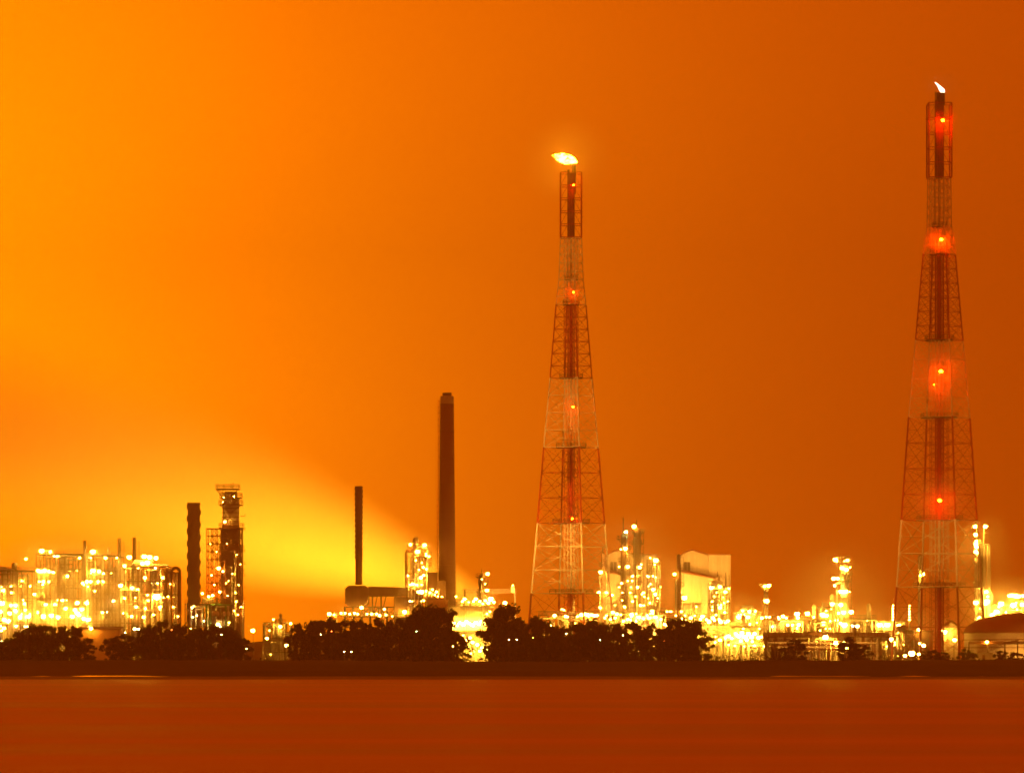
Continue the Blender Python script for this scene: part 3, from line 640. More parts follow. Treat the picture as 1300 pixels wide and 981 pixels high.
# ------------------------------------------------------------------ pale twin buildings
def pale_building(dx, D, label):
    q = lambda a: PX(a + dx, D); z = lambda b: PZ(b, D)
    root = thing('storage_building', label, 'building', (q(895), D + 20, GROUND), 'pale twin storage buildings')
    y0, y1 = D, D + 34
    m = MB(); prof = [(864, 845), (899.5, 845), (899.5, 705), (879, 698.8), (871, 701), (864, 705.5)]
    zz = [(q(a), GROUND if b == 845 else z(b)) for a, b in prof]; n = len(zz)
    m.v += [Vector((a, y0, b)) for a, b in zz] + [Vector((a, y1, b)) for a, b in zz]
    m.f.append(tuple(range(n))); m.m.append(0); m.f.append(tuple(reversed(range(n, 2 * n)))); m.m.append(0)
    for i in range(n): m.f.append((i, n + i, n + (i + 1) % n, (i + 1) % n)); m.m.append(0)
    m.build('wall', 'clad', root)
    m = MB()
    for (a, b), (c, d) in (((863.2, 705.9), (871, 700.8)), ((871, 700.8), (879, 698.4)), ((879, 698.4), (900, 704.6))):
        m.quad((q(a), y0 - .7, z(b)), (q(c), y0 - .7, z(d)), (q(c), y1 + .7, z(d)), (q(a), y1 + .7, z(b)))
        m.quad((q(a), y0 - .7, z(b) + .5), (q(a), y1 + .7, z(b) + .5), (q(c), y1 + .7, z(d) + .5), (q(c), y0 - .7, z(d) + .5))
        m.quad((q(a), y0 - .7, z(b)), (q(a), y0 - .7, z(b) + .5), (q(c), y0 - .7, z(d) + .5), (q(c), y0 - .7, z(d)))
    m.build('roof', 'roof_red', root)
    m = MB(); m.box(q(899.7), q(927), y0 - 3, y1 - 2, GROUND, z(704.5)); m.build('tower_block', 'clad', root)
    m = MB(); m.box(q(899), q(928.3), y0 - 3.5, y1 - 1.5, z(704.5), z(703.3)); m.build('tower_roof', 'roof_red', root)
    # lower annexe with a lean-to roof in front
    m = MB(); a0, a1 = q(864.3), q(905)
    m.quad((a0, y0 - 9, GROUND), (a1, y0 - 9, GROUND), (a1, y0 - 9, z(734.8)), (a0, y0 - 9, z(727.8)))
    m.quad((a0, y0 - 3.1, GROUND), (a0, y0 - 9, GROUND), (a0, y0 - 9, z(727.8)), (a0, y0 - 3.1, z(727.8)))
    m.quad((a1, y0 - 9, GROUND), (a1, y0 - 3.1, GROUND), (a1, y0 - 3.1, z(734.8)), (a1, y0 - 9, z(734.8)))
    m.build('annexe_wall', 'clad', root)
    m = MB(); a0, a1 = q(863.5), q(906.5)
    for o in (0, .45): m.quad((a0, y0 - 9.6, z(727.6) + o), (a1, y0 - 9.6, z(735) + o), (a1, y0 - 3.1, z(733.4) + o), (a0, y0 - 3.1, z(723.6) + o))
    m.quad((a0, y0 - 9.6, z(727.6)), (a1, y0 - 9.6, z(735)), (a1, y0 - 9.6, z(735) + .45), (a0, y0 - 9.6, z(727.6) + .45))
    m.build('annexe_roof', 'roof_red', root)
    for k in range(2):
        m = MB(); m.box(q(868.5 + 4.2 * k), q(872 + 4.2 * k), y0 - .25, y0 - .003, z(725), z(713)); 
        for j in range(5): m.box(q(868.5 + 4.2 * k), q(872 + 4.2 * k), y0 - .45, y0 - .25, z(723.5 - 2.3 * j), z(722.9 - 2.3 * j))
        m.build('louvre', 'dark_steel', root)
    m = MB(); m.box(q(889), q(900.5), y0 - 12, y0 - 9.05, GROUND, z(743)); m.build('stair_shaft', 'clad', root)
    m = MB(); m.box(q(866), q(889), y0 - 11.5, y0 - 9.05, z(767), z(765.5)); m.build('canopy', 'dark_steel', root)
    for p in (906, 912, 918, 924):
        m = MB(); m.box(q(p) - .25, q(p) + .25, y0 - 3.3, y0 - 3.003, GROUND, z(705)); m.build('downpipe', 'clad', root)
    return root
B1 = pale_building(0, 1600, 'right one of two pale storage buildings, half behind a lit lattice unit')
B2 = pale_building(-93.5, 1650, 'left one of two pale storage buildings, behind the pair of tall dark columns')
for B, l in ((B1, [(869, 758.5, 1.35), (884, 770, .3), (914, 748, .4), (905, 770, .5)]), (B2, [(817, 752, .6), (777, 755, .7), (782, 768, .6), (800, 752, .5), (838, 745, .5)])):
    for a, b, r in l: lamp(B, a, b, ROOT[B.name].y - 20 - 14, r)

process_unit('process_unit', 'square lit lattice unit before the right pale storage building', 901, 926.5, 744, 1555, 14, 5, 3, 81, 'steel',
    [(905, 745.5, .55), (914, 744.5, .9), (921, 751, .85), (914, 771, .95), (919, 765, .5), (920, 777, .55), (902, 745, .4), (907, 757, .4), (904, 763, .4), (910, 752, .3), (918, 758, .3), (924, 763, .35), (904, 774, .5), (909, 780, .6)], 16, (.25, .45), nves=3, npipe=12, mats=('lagging', 'galv', 'lagging'))
for px, top in ((911, 725), (921.5, 726)):
    column('vent_mast', 'thin vent mast, %s of two above the square lit lattice unit' % ('left' if px < 915 else 'right'), px, 1.3, top, 1562, cat='mast', pipes=0, mat='dark_steel', seed=int(px))
process_unit('process_unit', 'blazing low unit packed with white lamps right of the trees', 893, 972, 795, 1530, 18, 3, 7, 82, 'galv',
    [(877, 785, 0.70), (889, 786, 0.70), (892, 782, 0.94), (900, 789, 1.01), (897, 786, 0.62), (905, 784, 0.94), (907, 787, 0.62), (915, 789, 1.01), (913, 786, 0.55), (924, 788, 0.86), (921, 790, 0.62), (888, 808, 0.78), (897, 809, 0.62), (914, 812, 0.86), (908, 815, 0.47), (925, 807, 1.01), (921, 809, 0.70), (929, 810, 0.70), (934, 804, 0.86), (938, 807, 1.17), (942, 803, 1.09), (946, 808, 1.25), (950, 804, 1.09), (948, 812, 0.94), (954, 808, 1.17), (958, 804, 0.94), (963, 809, 0.94), (967, 808, 0.62), (940, 813, 0.70), (955, 814, 0.70), (958, 819, 0.55), (970, 820, 0.39), (933, 819, 0.39), (925, 818, 0.39), (945, 820, 0.31), (891, 816, 0.31)], 3, (.3, .4), nves=5, npipe=12)
process_unit('process_unit', 'low frame of thin lit pipes above the blazing lamp cluster', 934, 966, 777, 1545, 12, 4, 5, 83, 'lagging',
    [(943, 775, .65), (951.5, 776, .8), (959, 775.5, .5), (938, 783, 1.1), (949.5, 783, 1.0), (967, 784, .8), (952, 792, .6), (971, 783, .5), (961, 790, .3)], 6, (.2, .35), nves=5, npipe=14, mats=('lagging', 'galv'))
# lamp mast tower at 972
D = 1540
t = thing('mast_tower', 'slim platform mast with a side arm and two bright lamps', 'mast', (PX(972, D), D, GROUND))
m = MB(); m.tube(P(970.8, 845, D), P(970.8, 741, D), .25, 5); m.tube(P(974, 845, D), P(974, 741, D), .25, 5); m.tube(P(971, 741.5, D), P(962.5, 741.5, D), .18, 4); m.tube(P(968, 747, D), P(963, 741.5, D), .12, 4)
for py in range(745, 840, 6): m.tube(P(970.8, py, D), P(974, py + 3, D), .1, 4); m.tube(P(970.8, py, D), P(974, py, D), .1, 4)
m.build('lattice', 'steel', t)
for py in (750, 766): m = MB(); m.box(PX(969, D), PX(976, D), D - 1.5, D + 1.5, PZ(py, D), PZ(py, D) + .2); rail(m, PX(969, D), PX(976, D), D - 1.5, D + 1.5, PZ(py, D) + .2); m.build('platform', 'steel', t)
lamps(t, D - 1.8, [(976, 743, 1.0), (970.5, 744, .7), (973.5, 762.5, 1.15), (971, 762, .5), (973, 783, .45)])

process_unit('pipe_rack', 'long low pipe rack with a lamp row right of the slim platform mast', 966, 1050, 786, 1550, 12, 2, 9, 84, 'dark_steel',
    [(977, 783, .5), (988, 783, .4), (994, 782, .9), (998, 784, .6), (1012, 779, 1.3), (1013, 784, .8), (1025, 778.5, 1.2), (1033, 783, .5), (1000, 793, .7), (1006, 793, .6), (1014, 792.5, .9), (1012, 797, .5), (981, 795, .5, 'w'), (989, 785, .6)], 3, (.2, .35), nves=3, npipe=16, cat='pipe rack')
D = 1490
t = thing('bund_wall', 'long low brown bund wall behind the leafless shrub, under the right pipe racks', 'wall', (PX(1050, D), D, GROUND))
m = MB(); m.box(PX(968, D), PX(1128, D), D, D + 2, PZ(813, D), PZ(802.5, D)); m.build('wall', 'vessel', t)
for px in range(972, 1130, 13): m = MB(); m.box(PX(px, D) - .3, PX(px, D) + .3, D - .3, D + 2.3, GROUND, PZ(802, D)); m.build('pier', 'pale_concrete', t)
D = 1465
t = thing('pipe_rack', 'lowest pipe rack of long level pipes in front of the brown bund wall', 'pipe rack', (PX(1050, D), D, GROUND))
for k, py in enumerate((815.5, 818.5, 821, 824)): m = MB(); m.tube(P(976 + 5 * k, py, D + k % 2), P(1112 - 9 * k, py, D + k % 2), .22, 6); m.build('pipe', ('lagging', 'rust', 'galv', 'rust')[k], t)
for px in range(984, 1112, 14): m = MB(); m.tube(P(px, 845, D + .5), P(px, 814, D + .5), .18, 4); m.build('post', 'rust', t)
# tower at 1071
t = column('column', 'pale column with stacked bright platforms, midway between the mast and the tallest flare tower', 1071.5, 10.5, 716, 1545, (729, 737, 759, 785), [(1060.5, 710, 1.15), (1063, 712, .5), (1076, 711, .8), (1072, 712, .3), (1069, 720.5, 1.0), (1074.5, 722.5, 1.0), (1079, 720, .4), (1058.5, 734, 1.0), (1063.5, 734, .8), (1067.5, 750.5, 1.1), (1073.5, 750.5, 1.15), (1078.5, 751, .3), (1060, 743, .5, 'w'), (1056.5, 766.5, 1.1), (1067.5, 767.5, 1.1), (1071, 777, 1.2), (1080.5, 776.5, 1.2), (1064, 778, .8), (1062, 787, .9), (1072, 793, 1.5), (1067, 791, .8), (1088.5, 794.5, 1.0), (1082.5, 794, .6, 'w')], 'lagging', 91, pipes=4, plat_w=1.25)
m = MB(); open_frame(t, PX(1063, 1545), PX(1078, 1545), 1542, 1548, PZ(720, 1545), [PZ(713, 1545), PZ(706.5, 1545)], 3, 1, 'galv', .16, .4, random.Random(5))
m = MB(); m.path([P(1062, 845, 1542), P(1062, 742, 1542), P(1066, 740, 1544)], .4, 8); m.build('side_pipe', 'lagging', t)
process_unit('process_unit', 'small lit unit at the left foot of the pale platform column', 1041, 1064, 770, 1552, 10, 3, 3, 92, 'steel',
    [(1044.5, 780, 1.4), (1049, 781, 1.1), (1045.5, 791, 1.3), (1049, 775, .4), (1054, 788, .4)], 5, (.2, .35), nves=2, npipe=6)
process_unit('pipe_rack', 'flat dark pipe rack between the pale platform column and the tallest flare tower', 1078, 1112, 785, 1560, 12, 2, 5, 93, 'dark_steel', (), 4, (.15, .25), nves=2, npipe=10, cat='pipe rack')
process_unit('pipe_rack', 'low brown pipe rack in front, under the long lamp row', 975, 1130, 808, 1480, 8, 2, 14, 94, 'rust',
    [(1048, 808.5, 1.35), (1061, 816, 1.3), (1071.5, 815, .6), (1075, 821, 1.0), (1072, 823, .5), (1041, 800, .3)], 0, (.12, .22), nves=2, npipe=16, cat='pipe rack', mats=('brown', 'vessel'))
process_unit('process_unit', 'dim low unit with white deck lights behind the tallest flare tower left leg', 1108, 1160, 800, 1505, 12, 3, 5, 95, 'steel',
    [(1113, 803, .4), (1120, 804, .45), (1126, 804, .4), (1117, 811, .4), (1126, 820, .4), (1136, 815, .3), (1131, 811, 1.2)], 9, (.15, .3), nves=3, npipe=10, mats=('galv', 'brown'))
D = 1500
t = thing('flat_shed', 'flat roofed dark shed behind the left foot of the tallest flare tower', 'building', (PX(1165, D), D + 14, GROUND))
m = MB(); m.box(PX(1141, D), PX(1189, D), D + 14, D + 26, GROUND, PZ(801, D)); m.build('wall', 'clad_dark', t)
m = MB(); m.box(PX(1140, D), PX(1190, D), D + 13.5, D + 26.5, PZ(801, D), PZ(799.6, D)); m.build('roof', 'dark_steel', t)
for k in range(6): m = MB(); a = 1146 + 7 * k; m.box(PX(a, D), PX(a + 4, D), D + 13.85, D + 13.997, PZ(826, D), PZ(810, D)); m.build('door', 'steel', t)
lamps(t, D + 12.6, [(1166.5, 799, .9), (1141, 793.5, 1.1)])
D = 1560
t = thing('lit_shed', 'long lit shed roof with two bright lamps left of the tallest flare tower', 'building', (PX(1125, D), D, GROUND))
m = MB(); m.box(PX(1111, D), PX(1150, D), D, D + 14, GROUND, PZ(789, D)); m.build('wall', 'clad', t)
m = MB(); m.box(PX(1110, D), PX(1151, D), D - .5, D + 14.5, PZ(789, D), PZ(787.6, D)); m.build('roof', 'steel', t)
lamps(t, D - 2, [(1117, 793, 1.5), (1126.5, 793, 1.5), (1121, 795, .5)])
for px in (1133.5, 1154.5):
    t = thing('lamp_string_mast', 'slim mast with a vertical string of yellow lamps, %s one' % ('left' if px < 1140 else 'right'), 'mast', (PX(px, 1570), 1570, GROUND), 'masts with vertical lamp strings')
    m = MB(); m.tube(P(px, 845, 1570), P(px, 767, 1570), .3, 6); m.build('pole', 'steel', t)
    lamps(t, 1568.6, [(px, 768.5 + 3.6 * k, .42) for k in range(6)])
column('stack', 'dull slim stack seen through the legs of the tallest flare tower', 1168, 5.5, 704, 1600, (), [(1171.5, 728.5, 1.0), (1168.5, 730, .5)], 'pale_concrete', 96, cat='stack', pipes=0)
D = 1520
t = thing('gable_hut', 'small lit gabled hut behind the right foot of the tallest flare tower', 'hut', (PX(1207, D), D, GROUND))
m = MB(); pr = [(1197, 845), (1218, 845), (1218, 796), (1208.5, 788.5), (1197, 796)]; zz = [(PX(a, D), GROUND if b == 845 else PZ(b, D)) for a, b in pr]; n = 5
m.v += [Vector((a, D, b)) for a, b in zz] + [Vector((a, D + 10, b)) for a, b in zz]; m.f.append(tuple(range(5))); m.f.append(tuple(reversed(range(5, 10)))); m.m += [0, 0]
for i in range(5): m.f.append((i, 5 + i, 5 + (i + 1) % 5, (i + 1) % 5)); m.m.append(0)
m.build('wall', 'clad', t)
m = MB()
for (a, b), (c, d) in (((1196, 796.6), (1208.5, 788)), ((1208.5, 788), (1219, 796.6))):
    m.quad((PX(a, D), D - .6, PZ(b, D)), (PX(c, D), D - .6, PZ(d, D)), (PX(c, D), D + 10.6, PZ(d, D)), (PX(a, D), D + 10.6, PZ(b, D)))
    m.quad((PX(a, D), D - .6, PZ(b, D) + .3), (PX(c, D), D - .6, PZ(d, D) + .3), (PX(c, D), D + 10.6, PZ(d, D) + .3), (PX(a, D), D + 10.6, PZ(b, D) + .3))
m.build('roof', 'roof_red', t)
lamps(t, D - 1.6, [(1200, 802, 1.35), (1197, 800, .5)])

# right edge: lit column complex
D = 1540
t = process_unit('column_unit', 'tall narrow lit column unit right of the tallest flare tower', 1239.5, 1247.5, 692, D, 5, 12, 1, 101, 'galv',
    [(1238, 668, 1.1), (1251, 668, 1.0), (1239, 678.5, 1.1), (1239.5, 687, .8), (1239, 690, 1.1), (1239.5, 694, 1.0), (1239, 700, 1.1), (1241, 702, .6), (1239, 764.5, 1.3), (1252, 751, 1.0), (1253, 763, 1.4), (1251.5, 766, .9), (1254, 757, .6), (1243, 783, .6), (1259, 780, .9), (1264.5, 775.5, 1.3), (1240, 790, .4), (1242, 796, .3), (1244, 772, .4)], 4, (.2, .3), nves=1, npipe=4, mats=('lagging',), cat='column unit')
for px in (1250.5, 1254, 1256.3):
    m = MB(); m.path([P(px, 845, D), P(px, 692, D), P(px - 3, 690, D)], .38, 8); m.build('riser_pipe', 'lagging', t)
m = MB(); m.tube(P(1249, 845, D), P(1249, 668, D), .18, 5); m.tube(P(1249, 671, D), P(1251, 668, D), .14, 4); m.tube(P(1240, 845, D), P(1240, 668, D), .2, 5)
for py in (681, 676): m.tube(P(1248, py, D), P(1256, py, D), .14, 4)
m.build('lamp_mast', 'galv', t)
m = MB(); m.path([P(1256 + 4 * math.sin(a), 757 - 7 * math.cos(a), D) for a in (0, .6, 1.2, 1.8, 2.4, 3.0)], .35, 8); m.build('bend_pipe', 'lagging', t)
for py in (700, 715, 730, 745): m = MB(); m.box(PX(1236.5, D), PX(1248, D), D - 1.5, D + 1, PZ(py, D), PZ(py, D) + .2); rail(m, PX(1236.5, D), PX(1248, D), D - 1.5, D + 1, PZ(py, D)); m.build('platform', 'galv', t)
process_unit('process_unit', 'lamp covered process platform above the domed tank at the right edge', 1262, 1330, 768, 1535, 16, 4, 7, 102, 'galv',
    [(1281.5, 756, .9), (1284.5, 755.5, 1.2), (1289, 756, 1.3), (1293, 756.5, 1.1), (1299, 756, .9), (1271, 766, 1.4), (1286.5, 768, 1.5), (1298, 767, 1.2), (1265, 776, 1.3), (1261, 779, .8), (1277, 777, .5), (1291, 773, .4), (1306, 760, 1.0), (1268, 770, .5), (1290, 765, .5)], 10, (.2, .4), nves=4, npipe=10)
# domed storage tank
D = 1440; s = D / K; x = PX(1312, D); y = D + 22; R0 = 79 * s
t = thing('storage_tank', 'large domed storage tank with a rust red roof cut by the right edge', 'storage tank', (x, y, GROUND))
m = MB(); m.lathe(x, y, [(R0, GROUND), (R0, PZ(803, D))], 64); m.build('wall', 'vessel', t, False)
m = MB(); m.lathe(x, y, [(R0 + .25, PZ(803, D)), (R0 + .2, PZ(801.5, D))] + [(R0 * math.cos(a), PZ(801.5, D) + 5.9 * math.sin(a)) for a in (.15, .35, .6, .85, 1.1, 1.35, 1.5)], 64); m.build('roof', 'tank_roof', t, True)
m = MB()
for z in (PZ(812, D), PZ(822, D)): m.lathe(x, y, [(R0 + .12, z), (R0 + .12, z + .25)], 64)
m.build('stiffening_ring', 'rust', t)
m = MB(); pr = None
for k in range(22):
    a = PI * 1.02 + k * .06; z = GROUND + k * .36; q = (x + (R0 + .6) * math.cos(a), y + (R0 + .6) * math.sin(a), z); m.box(q[0] - .5, q[0] + .5, q[1] - .5, q[1] + .5, z, z + .1)
    m.tube(q, (q[0], q[1], z + 1.1), .06, 4)
    if pr: m.tube((pr[0], pr[1], pr[2] + 1.1), (q[0], q[1], z + 1.1), .06, 4)
    pr = q
m.build('spiral_stair', 'steel', t)
D = 1425
t = thing('pipe_rack', 'low open pipe rack running in front of the domed tank', 'pipe rack', (PX(1275, D), D, GROUND))
m = MB()
for px in (1254, 1275.5, 1292, 1310): m.tube(P(px, 845, D), P(px, 815, D), .22, 5)
m.build('post', 'dark_steel', t)
for py in (814.5, 816.5): m = MB(); m.tube(P(1230, py, D), P(1330, py, D), .2, 6); m.build('pipe', 'rust', t)
m = MB(); m.tube(P(1230, 845, D), P(1230, 814.5, D), .22, 5); m.build('post', 'dark_steel', t)
lamps(t, D - .8, [(1253, 814.5, .75)])
D = 1405
t = thing('kiosk', 'low pale concrete kiosk on the dyke in front of the domed tank', 'kiosk', (PX(1251, D), D, GROUND))
m = MB(); m.box(PX(1241.5, D), PX(1260.5, D), D, D + 4, GROUND, PZ(829, D)); m.build('wall', 'pale_concrete', t)
m = MB(); m.box(PX(1241, D), PX(1261, D), D - .3, D + 4.3, PZ(829, D), PZ(828, D)); m.build('roof', 'pale_concrete', t)
m = MB(); m.box(PX(1247, D), PX(1250.5, D), D - .08, D - .003, GROUND, PZ(831, D)); m.build('door', 'rust', t)

# lit corrugated shed left
D = 1420
t = thing('shed', 'low corrugated shed lit by one bright lamp between the left tree clumps', 'shed', (PX(124, D), D, GROUND))
m = MB(); m.box(PX(98, D), PX(152, D), D, D + 10, GROUND, PZ(799, D)); m.build('wall', 'clad_orange', t)
m = MB(); m.quad((PX(97, D), D - .6, PZ(799, D)), (PX(153, D), D - .6, PZ(799, D)), (PX(153, D), D + 11, PZ(795.5, D)), (PX(97, D), D + 11, PZ(795.5, D))); m.quad((PX(97, D), D - .6, PZ(798.4, D)), (PX(97, D), D + 11, PZ(795, D)), (PX(153, D), D + 11, PZ(795, D)), (PX(153, D), D - .6, PZ(798.4, D)))
m.quad((PX(97, D), D - .6, PZ(799, D)), (PX(97, D), D - .6, PZ(798.4, D)), (PX(153, D), D - .6, PZ(798.4, D)), (PX(153, D), D - .6, PZ(799, D)))
m.build('roof', 'rust', t)
lamps(t, D - 2, [(115.5, 797.5, .8)])

# ------------------------------------------------------------------ yard lamps on poles
YL = [(5, 797, .95, 's', 'yard lamp at the left edge above the first tree clump'),
 (2, 800, .6, 's', 'dim yard lamp right beside the left edge'),
 (31.5, 795, .45, 'w', 'tiny pale lamp peeping over the first tree clump, left one'),
 (34.5, 795, .4, 'w', 'tiny pale lamp peeping over the first tree clump, right one'),
 (171, 798, .85, 'w', 'white yard lamp at the left end of the second tree clump'),
 (176, 798, .5, 'w', 'small white lamp just right of the white yard lamp'),
 (159, 802.5, .35, 'w', 'tiny white lamp over the low bushes beside the shed'),
 (218, 799, .3, 'q', 'tiny reddish lamp over the second tree clump'),
 (281, 805, .3, 'w', 'tiny white lamp low in the second tree clump'),
 (321, 800, 1.15, 's', 'big yellow yard lamp at the right foot of the scaffolded tower'),
 (339, 810, .8, 's', 'middle sized yellow yard lamp in the gap between tree clumps'),
 (364, 819, 1.1, 's', 'low bright yard lamp at the left end of the third tree clump'),
 (313, 823, .3, 'w', 'tiny low lamp near the water in the gap'),
 (421, 801, .35, 'q', 'small red lamp in the third tree clump'),
 (407, 805, .25, 'w', 'tiny white lamp left of the small red lamp'),
 (437, 827, .4, 'w', 'small white lamp low under the boiler box, left one'),
 (446, 827, .4, 'w', 'small white lamp low under the boiler box, right one'),
 (529, 801, .35, 'g', 'small greenish lamp in the trees under the vessel tower'),
 (564.5, 811, .65, 's', 'yellow lamp in the dark gap left of the floodlit building'),
 (575, 820, .45, 's', 'small yellow lamp at the left foot of the floodlit building'),
 (646, 811.5, .35, 'w', 'tiny white lamp in the tree right of the floodlit building'),
 (656, 811.5, .35, 'w', 'tiny white lamp right of another, left of the centre flare tower'),
 (675, 808.5, .95, 's', 'yellow yard lamp at the left foot of the centre flare tower'),
 (700.5, 794.5, .8, 's', 'yellow lamp showing over the trees inside the centre flare tower'),
 (755.5, 820, .7, 'g', 'greenish lamp low in the trees right of the centre flare tower'),
 (762, 812, .4, 'g', 'tiny greenish lamp above a brighter greenish one'),
 (719, 804, .3, 'w', 'tiny white lamp among the trees under the centre flare tower'),
 (791, 806, .25, 'w', 'tiny white lamp under the pair of tall columns'),
 (842, 813, .8, 'q', 'red lamp low in the trees right of the pair of tall columns'),
 (887.5, 808, .8, 's', 'yellow lamp at the right end of the long tree belt'),
 (1157.5, 829, 1.9, 's', 'very bright floodlight at ground level left of the tallest flare tower'),
 (1149, 832, .9, 's', 'small floodlight just left of the very bright ground one'),
 (1166.5, 830, .9, 's', 'small floodlight just right of the very bright ground one'),
 (1172.5, 819, 1.1, 's', 'yellow yard lamp behind the very bright ground floodlight'),
 (1167.5, 816.5, .6, 's', 'small yard lamp on the left of a bigger one by the flat shed'),
 (1212, 812, 1.15, 's', 'yellow yard lamp between the right legs of the tallest flare tower'),
 (1131.5, 811, 1.1, 's', 'yellow yard lamp on the left leg of the tallest flare tower'),
 (1253, 764, .01, 's', None)]
for (px, py, r, k, lab) in YL:
    if lab is None: continue
    D = 1300 if r <= .45 else 1385
    if px > 1100: D = 1395
    t = thing('yard_lamp', lab, 'lamp post', (PX(px, D), D, GROUND), 'yard lamps on poles')
    zt = PZ(py, D); m = MB(); m.lathe(PX(px, D), D + 2.0 * r, [(.35, GROUND), (.35, GROUND + .5), (.09, GROUND + .6), (.06, max(zt + r * .6, GROUND + .9))], 8); m.build('pole', 'dark_steel', t)
    lamp(t, px, py, D, r * (.55 if r < .5 else .8), k)

# ------------------------------------------------------------------ trees
def leaf_cloud(rnd, w, h, z0, nclump, nleaf, size, shape='round'):
    m = MB(); cl = []
    for _ in range(nclump):
        for _t in range(30):
            a = rnd.uniform(0, 2 * PI); q = rnd.random() ** .4; v = rnd.uniform(0, 1)
            rad = w * (.95 * math.sin(PI * (.12 + .80 * v)) ** .6) * q
            if shape == 'tall': rad *= .8
            c = Vector((rad * math.cos(a), rad * math.sin(a), z0 + (h - z0) * v))
            break
        cl.append((c, rnd.uniform(.12, .27) * w))
    for c, cr in cl:
        for _ in range(nleaf):
            d = Vector((rnd.gauss(0, 1), rnd.gauss(0, 1), rnd.gauss(0, .75))); d.normalize(); p = c + d * (cr * rnd.random() ** .35)
            n = Vector((rnd.gauss(0, 1), rnd.gauss(0, 1), rnd.gauss(0, 1))).normalized(); u = n.orthogonal().normalized(); w2 = n.cross(u); sz = size * rnd.uniform(.6, 1.3)
            m.quad(p - u * sz, p + w2 * sz * .55, p + u * sz, p - w2 * sz * .55)
    return m
def trunk_mesh(rnd, w, h, z0):
    m = MB(); p = Vector((0, 0, 0)); r = .045 * h
    pts = [p]
    for i in range(1, 6): pts.append(Vector((rnd.uniform(-.05, .05) * h * i / 5, rnd.uniform(-.05, .05) * h * i / 5, h * .8 * i / 5)))
    for i, (a, b) in enumerate(zip(pts, pts[1:])): m.tube(a, b, r * (1 - i / 6), 7, r * (1 - (i + 1) / 6))
    for i in range(11):
        k = rnd.randint(1, 4); a = pts[k].lerp(pts[k + 1], rnd.random()); t = rnd.uniform(0, 2 * PI)
        b = a + Vector((math.cos(t) * w * rnd.uniform(.4, .75), math.sin(t) * w * rnd.uniform(.4, .75), h * rnd.uniform(.1, .28)))
        m.tube(a, b, r * .38, 5, r * .1)
        for j in range(3):
            q = a.lerp(b, rnd.uniform(.4, .9)); m.tube(q, q + Vector((rnd.uniform(-1, 1), rnd.uniform(-1, 1), rnd.uniform(.2, 1))) * w * .25, r * .12, 4, r * .04)
    return m
VAR = []
for i in range(7):
    rnd = random.Random(200 + i); w = (3.6, 4.2, 3.0, 3.9, 2.6, 4.6, 3.3)[i]; h = 10.0
    lc = leaf_cloud(rnd, w, h * .97, h * (.12 if i != 4 else .06), 54, 56, .34, 'tall' if i in (2, 4) else 'round')
    a = lc.build('crown', 'leaf'); b = trunk_mesh(rnd, w, h, 0).build('trunk', 'bark')
    VAR.append((a.data, b.data)); bpy.data.objects.remove(a); bpy.data.objects.remove(b)
ORD = ['first', 'second', 'third', 'fourth', 'fifth', 'sixth', 'seventh', 'eighth', 'ninth', 'tenth', 'eleventh', 'twelfth', 'thirteenth', 'fourteenth', 'fifteenth']
rt_ = random.Random(77)
def tree(px, pytop, D, label, group, v=None, wscale=1.0, mat=None, name='tree', cat='tree', base=GROUND):
    v = rt_.randrange(7) if v is None else v
    H = PZ(pytop, D) - base; k = H / 10.0
    t = thing(name, label, cat, (PX(px, D), D, base), group)
    t.rotation_euler = (0, 0, rt_.uniform(0, 6.28)); t.scale = (k * wscale, k * wscale, k)
    for nm, me in (('crown', VAR[v][0]), ('trunk', VAR[v][1])):
        o = bpy.data.objects.new(nm, me); col.objects.link(o); o.parent = t
    return t
CL = [
 ('clump before the left process block', [(-8, 803), (4, 812), (14, 806), (24, 798), (36, 793), (48, 791), (60, 789), (73, 791), (85, 791), (97, 797), (107, 808)]),
 ('clump under the big brown chimney', [(143, 806), (156, 804), (180, 797), (191, 791), (203, 789), (216, 795), (226, 788), (239, 796), (252, 792), (266, 790), (279, 793), (292, 797), (303, 806)]),
 ('clump under the boiler duct', [(376, 790), (388, 787), (401, 784), (414, 785), (427, 787), (440, 783), (453, 786), (467, 785), (481, 783), (495, 783), (509, 784), (522, 781), (534, 773), (546, 768), (558, 773)]),
 ('clump under the centre flare tower', [(570, 792), (580, 806), (630, 772), (643, 769), (655, 780), (668, 800), (680, 779), (693, 783), (705, 789), (717, 794), (729, 790), (741, 787), (752, 784), (764, 786)]),
 ('clump under the pair of tall columns', [(776, 788), (788, 792), (801, 787), (814, 793), (827, 790), (839, 792), (850, 785), (862, 784), (874, 786), (884, 796)]),
]
for lab, lst in CL:
    for i, (px, py) in enumerate(lst):
        big = i and py > 800 and px < 700
        w = 1.0 if py < 800 else 1.35
        tree(px, py + (5 if 685 < px < 765 else 3) + rt_.uniform(-3.5, 3.5), 1312 + rt_.uniform(0, 34), 'dark leafy tree, %s from the left in the %s' % (ORD[i], lab), 'dark riverside trees', None, w * rt_.uniform(.72, 1.05))
for px, py, lab in ((1008, 812, 'low dark tree right of the leafless shrub'), (1078, 808, 'low dark tree at the right foot of the pale platform column'), (1092, 818, 'small dark tree left of the tallest flare tower'),
                    (1272, 826, 'low round bush before the domed tank, left one'), (1290, 828, 'low round bush before the domed tank, right one'), (1182, 826, 'low bush under the middle of the tallest flare tower'), (1196, 828, 'low bush under the right half of the tallest flare tower')):
    tree(px, py, 1330 + (px % 7) * 3, lab, 'small trees and bushes on the right bank', None, 1.6)
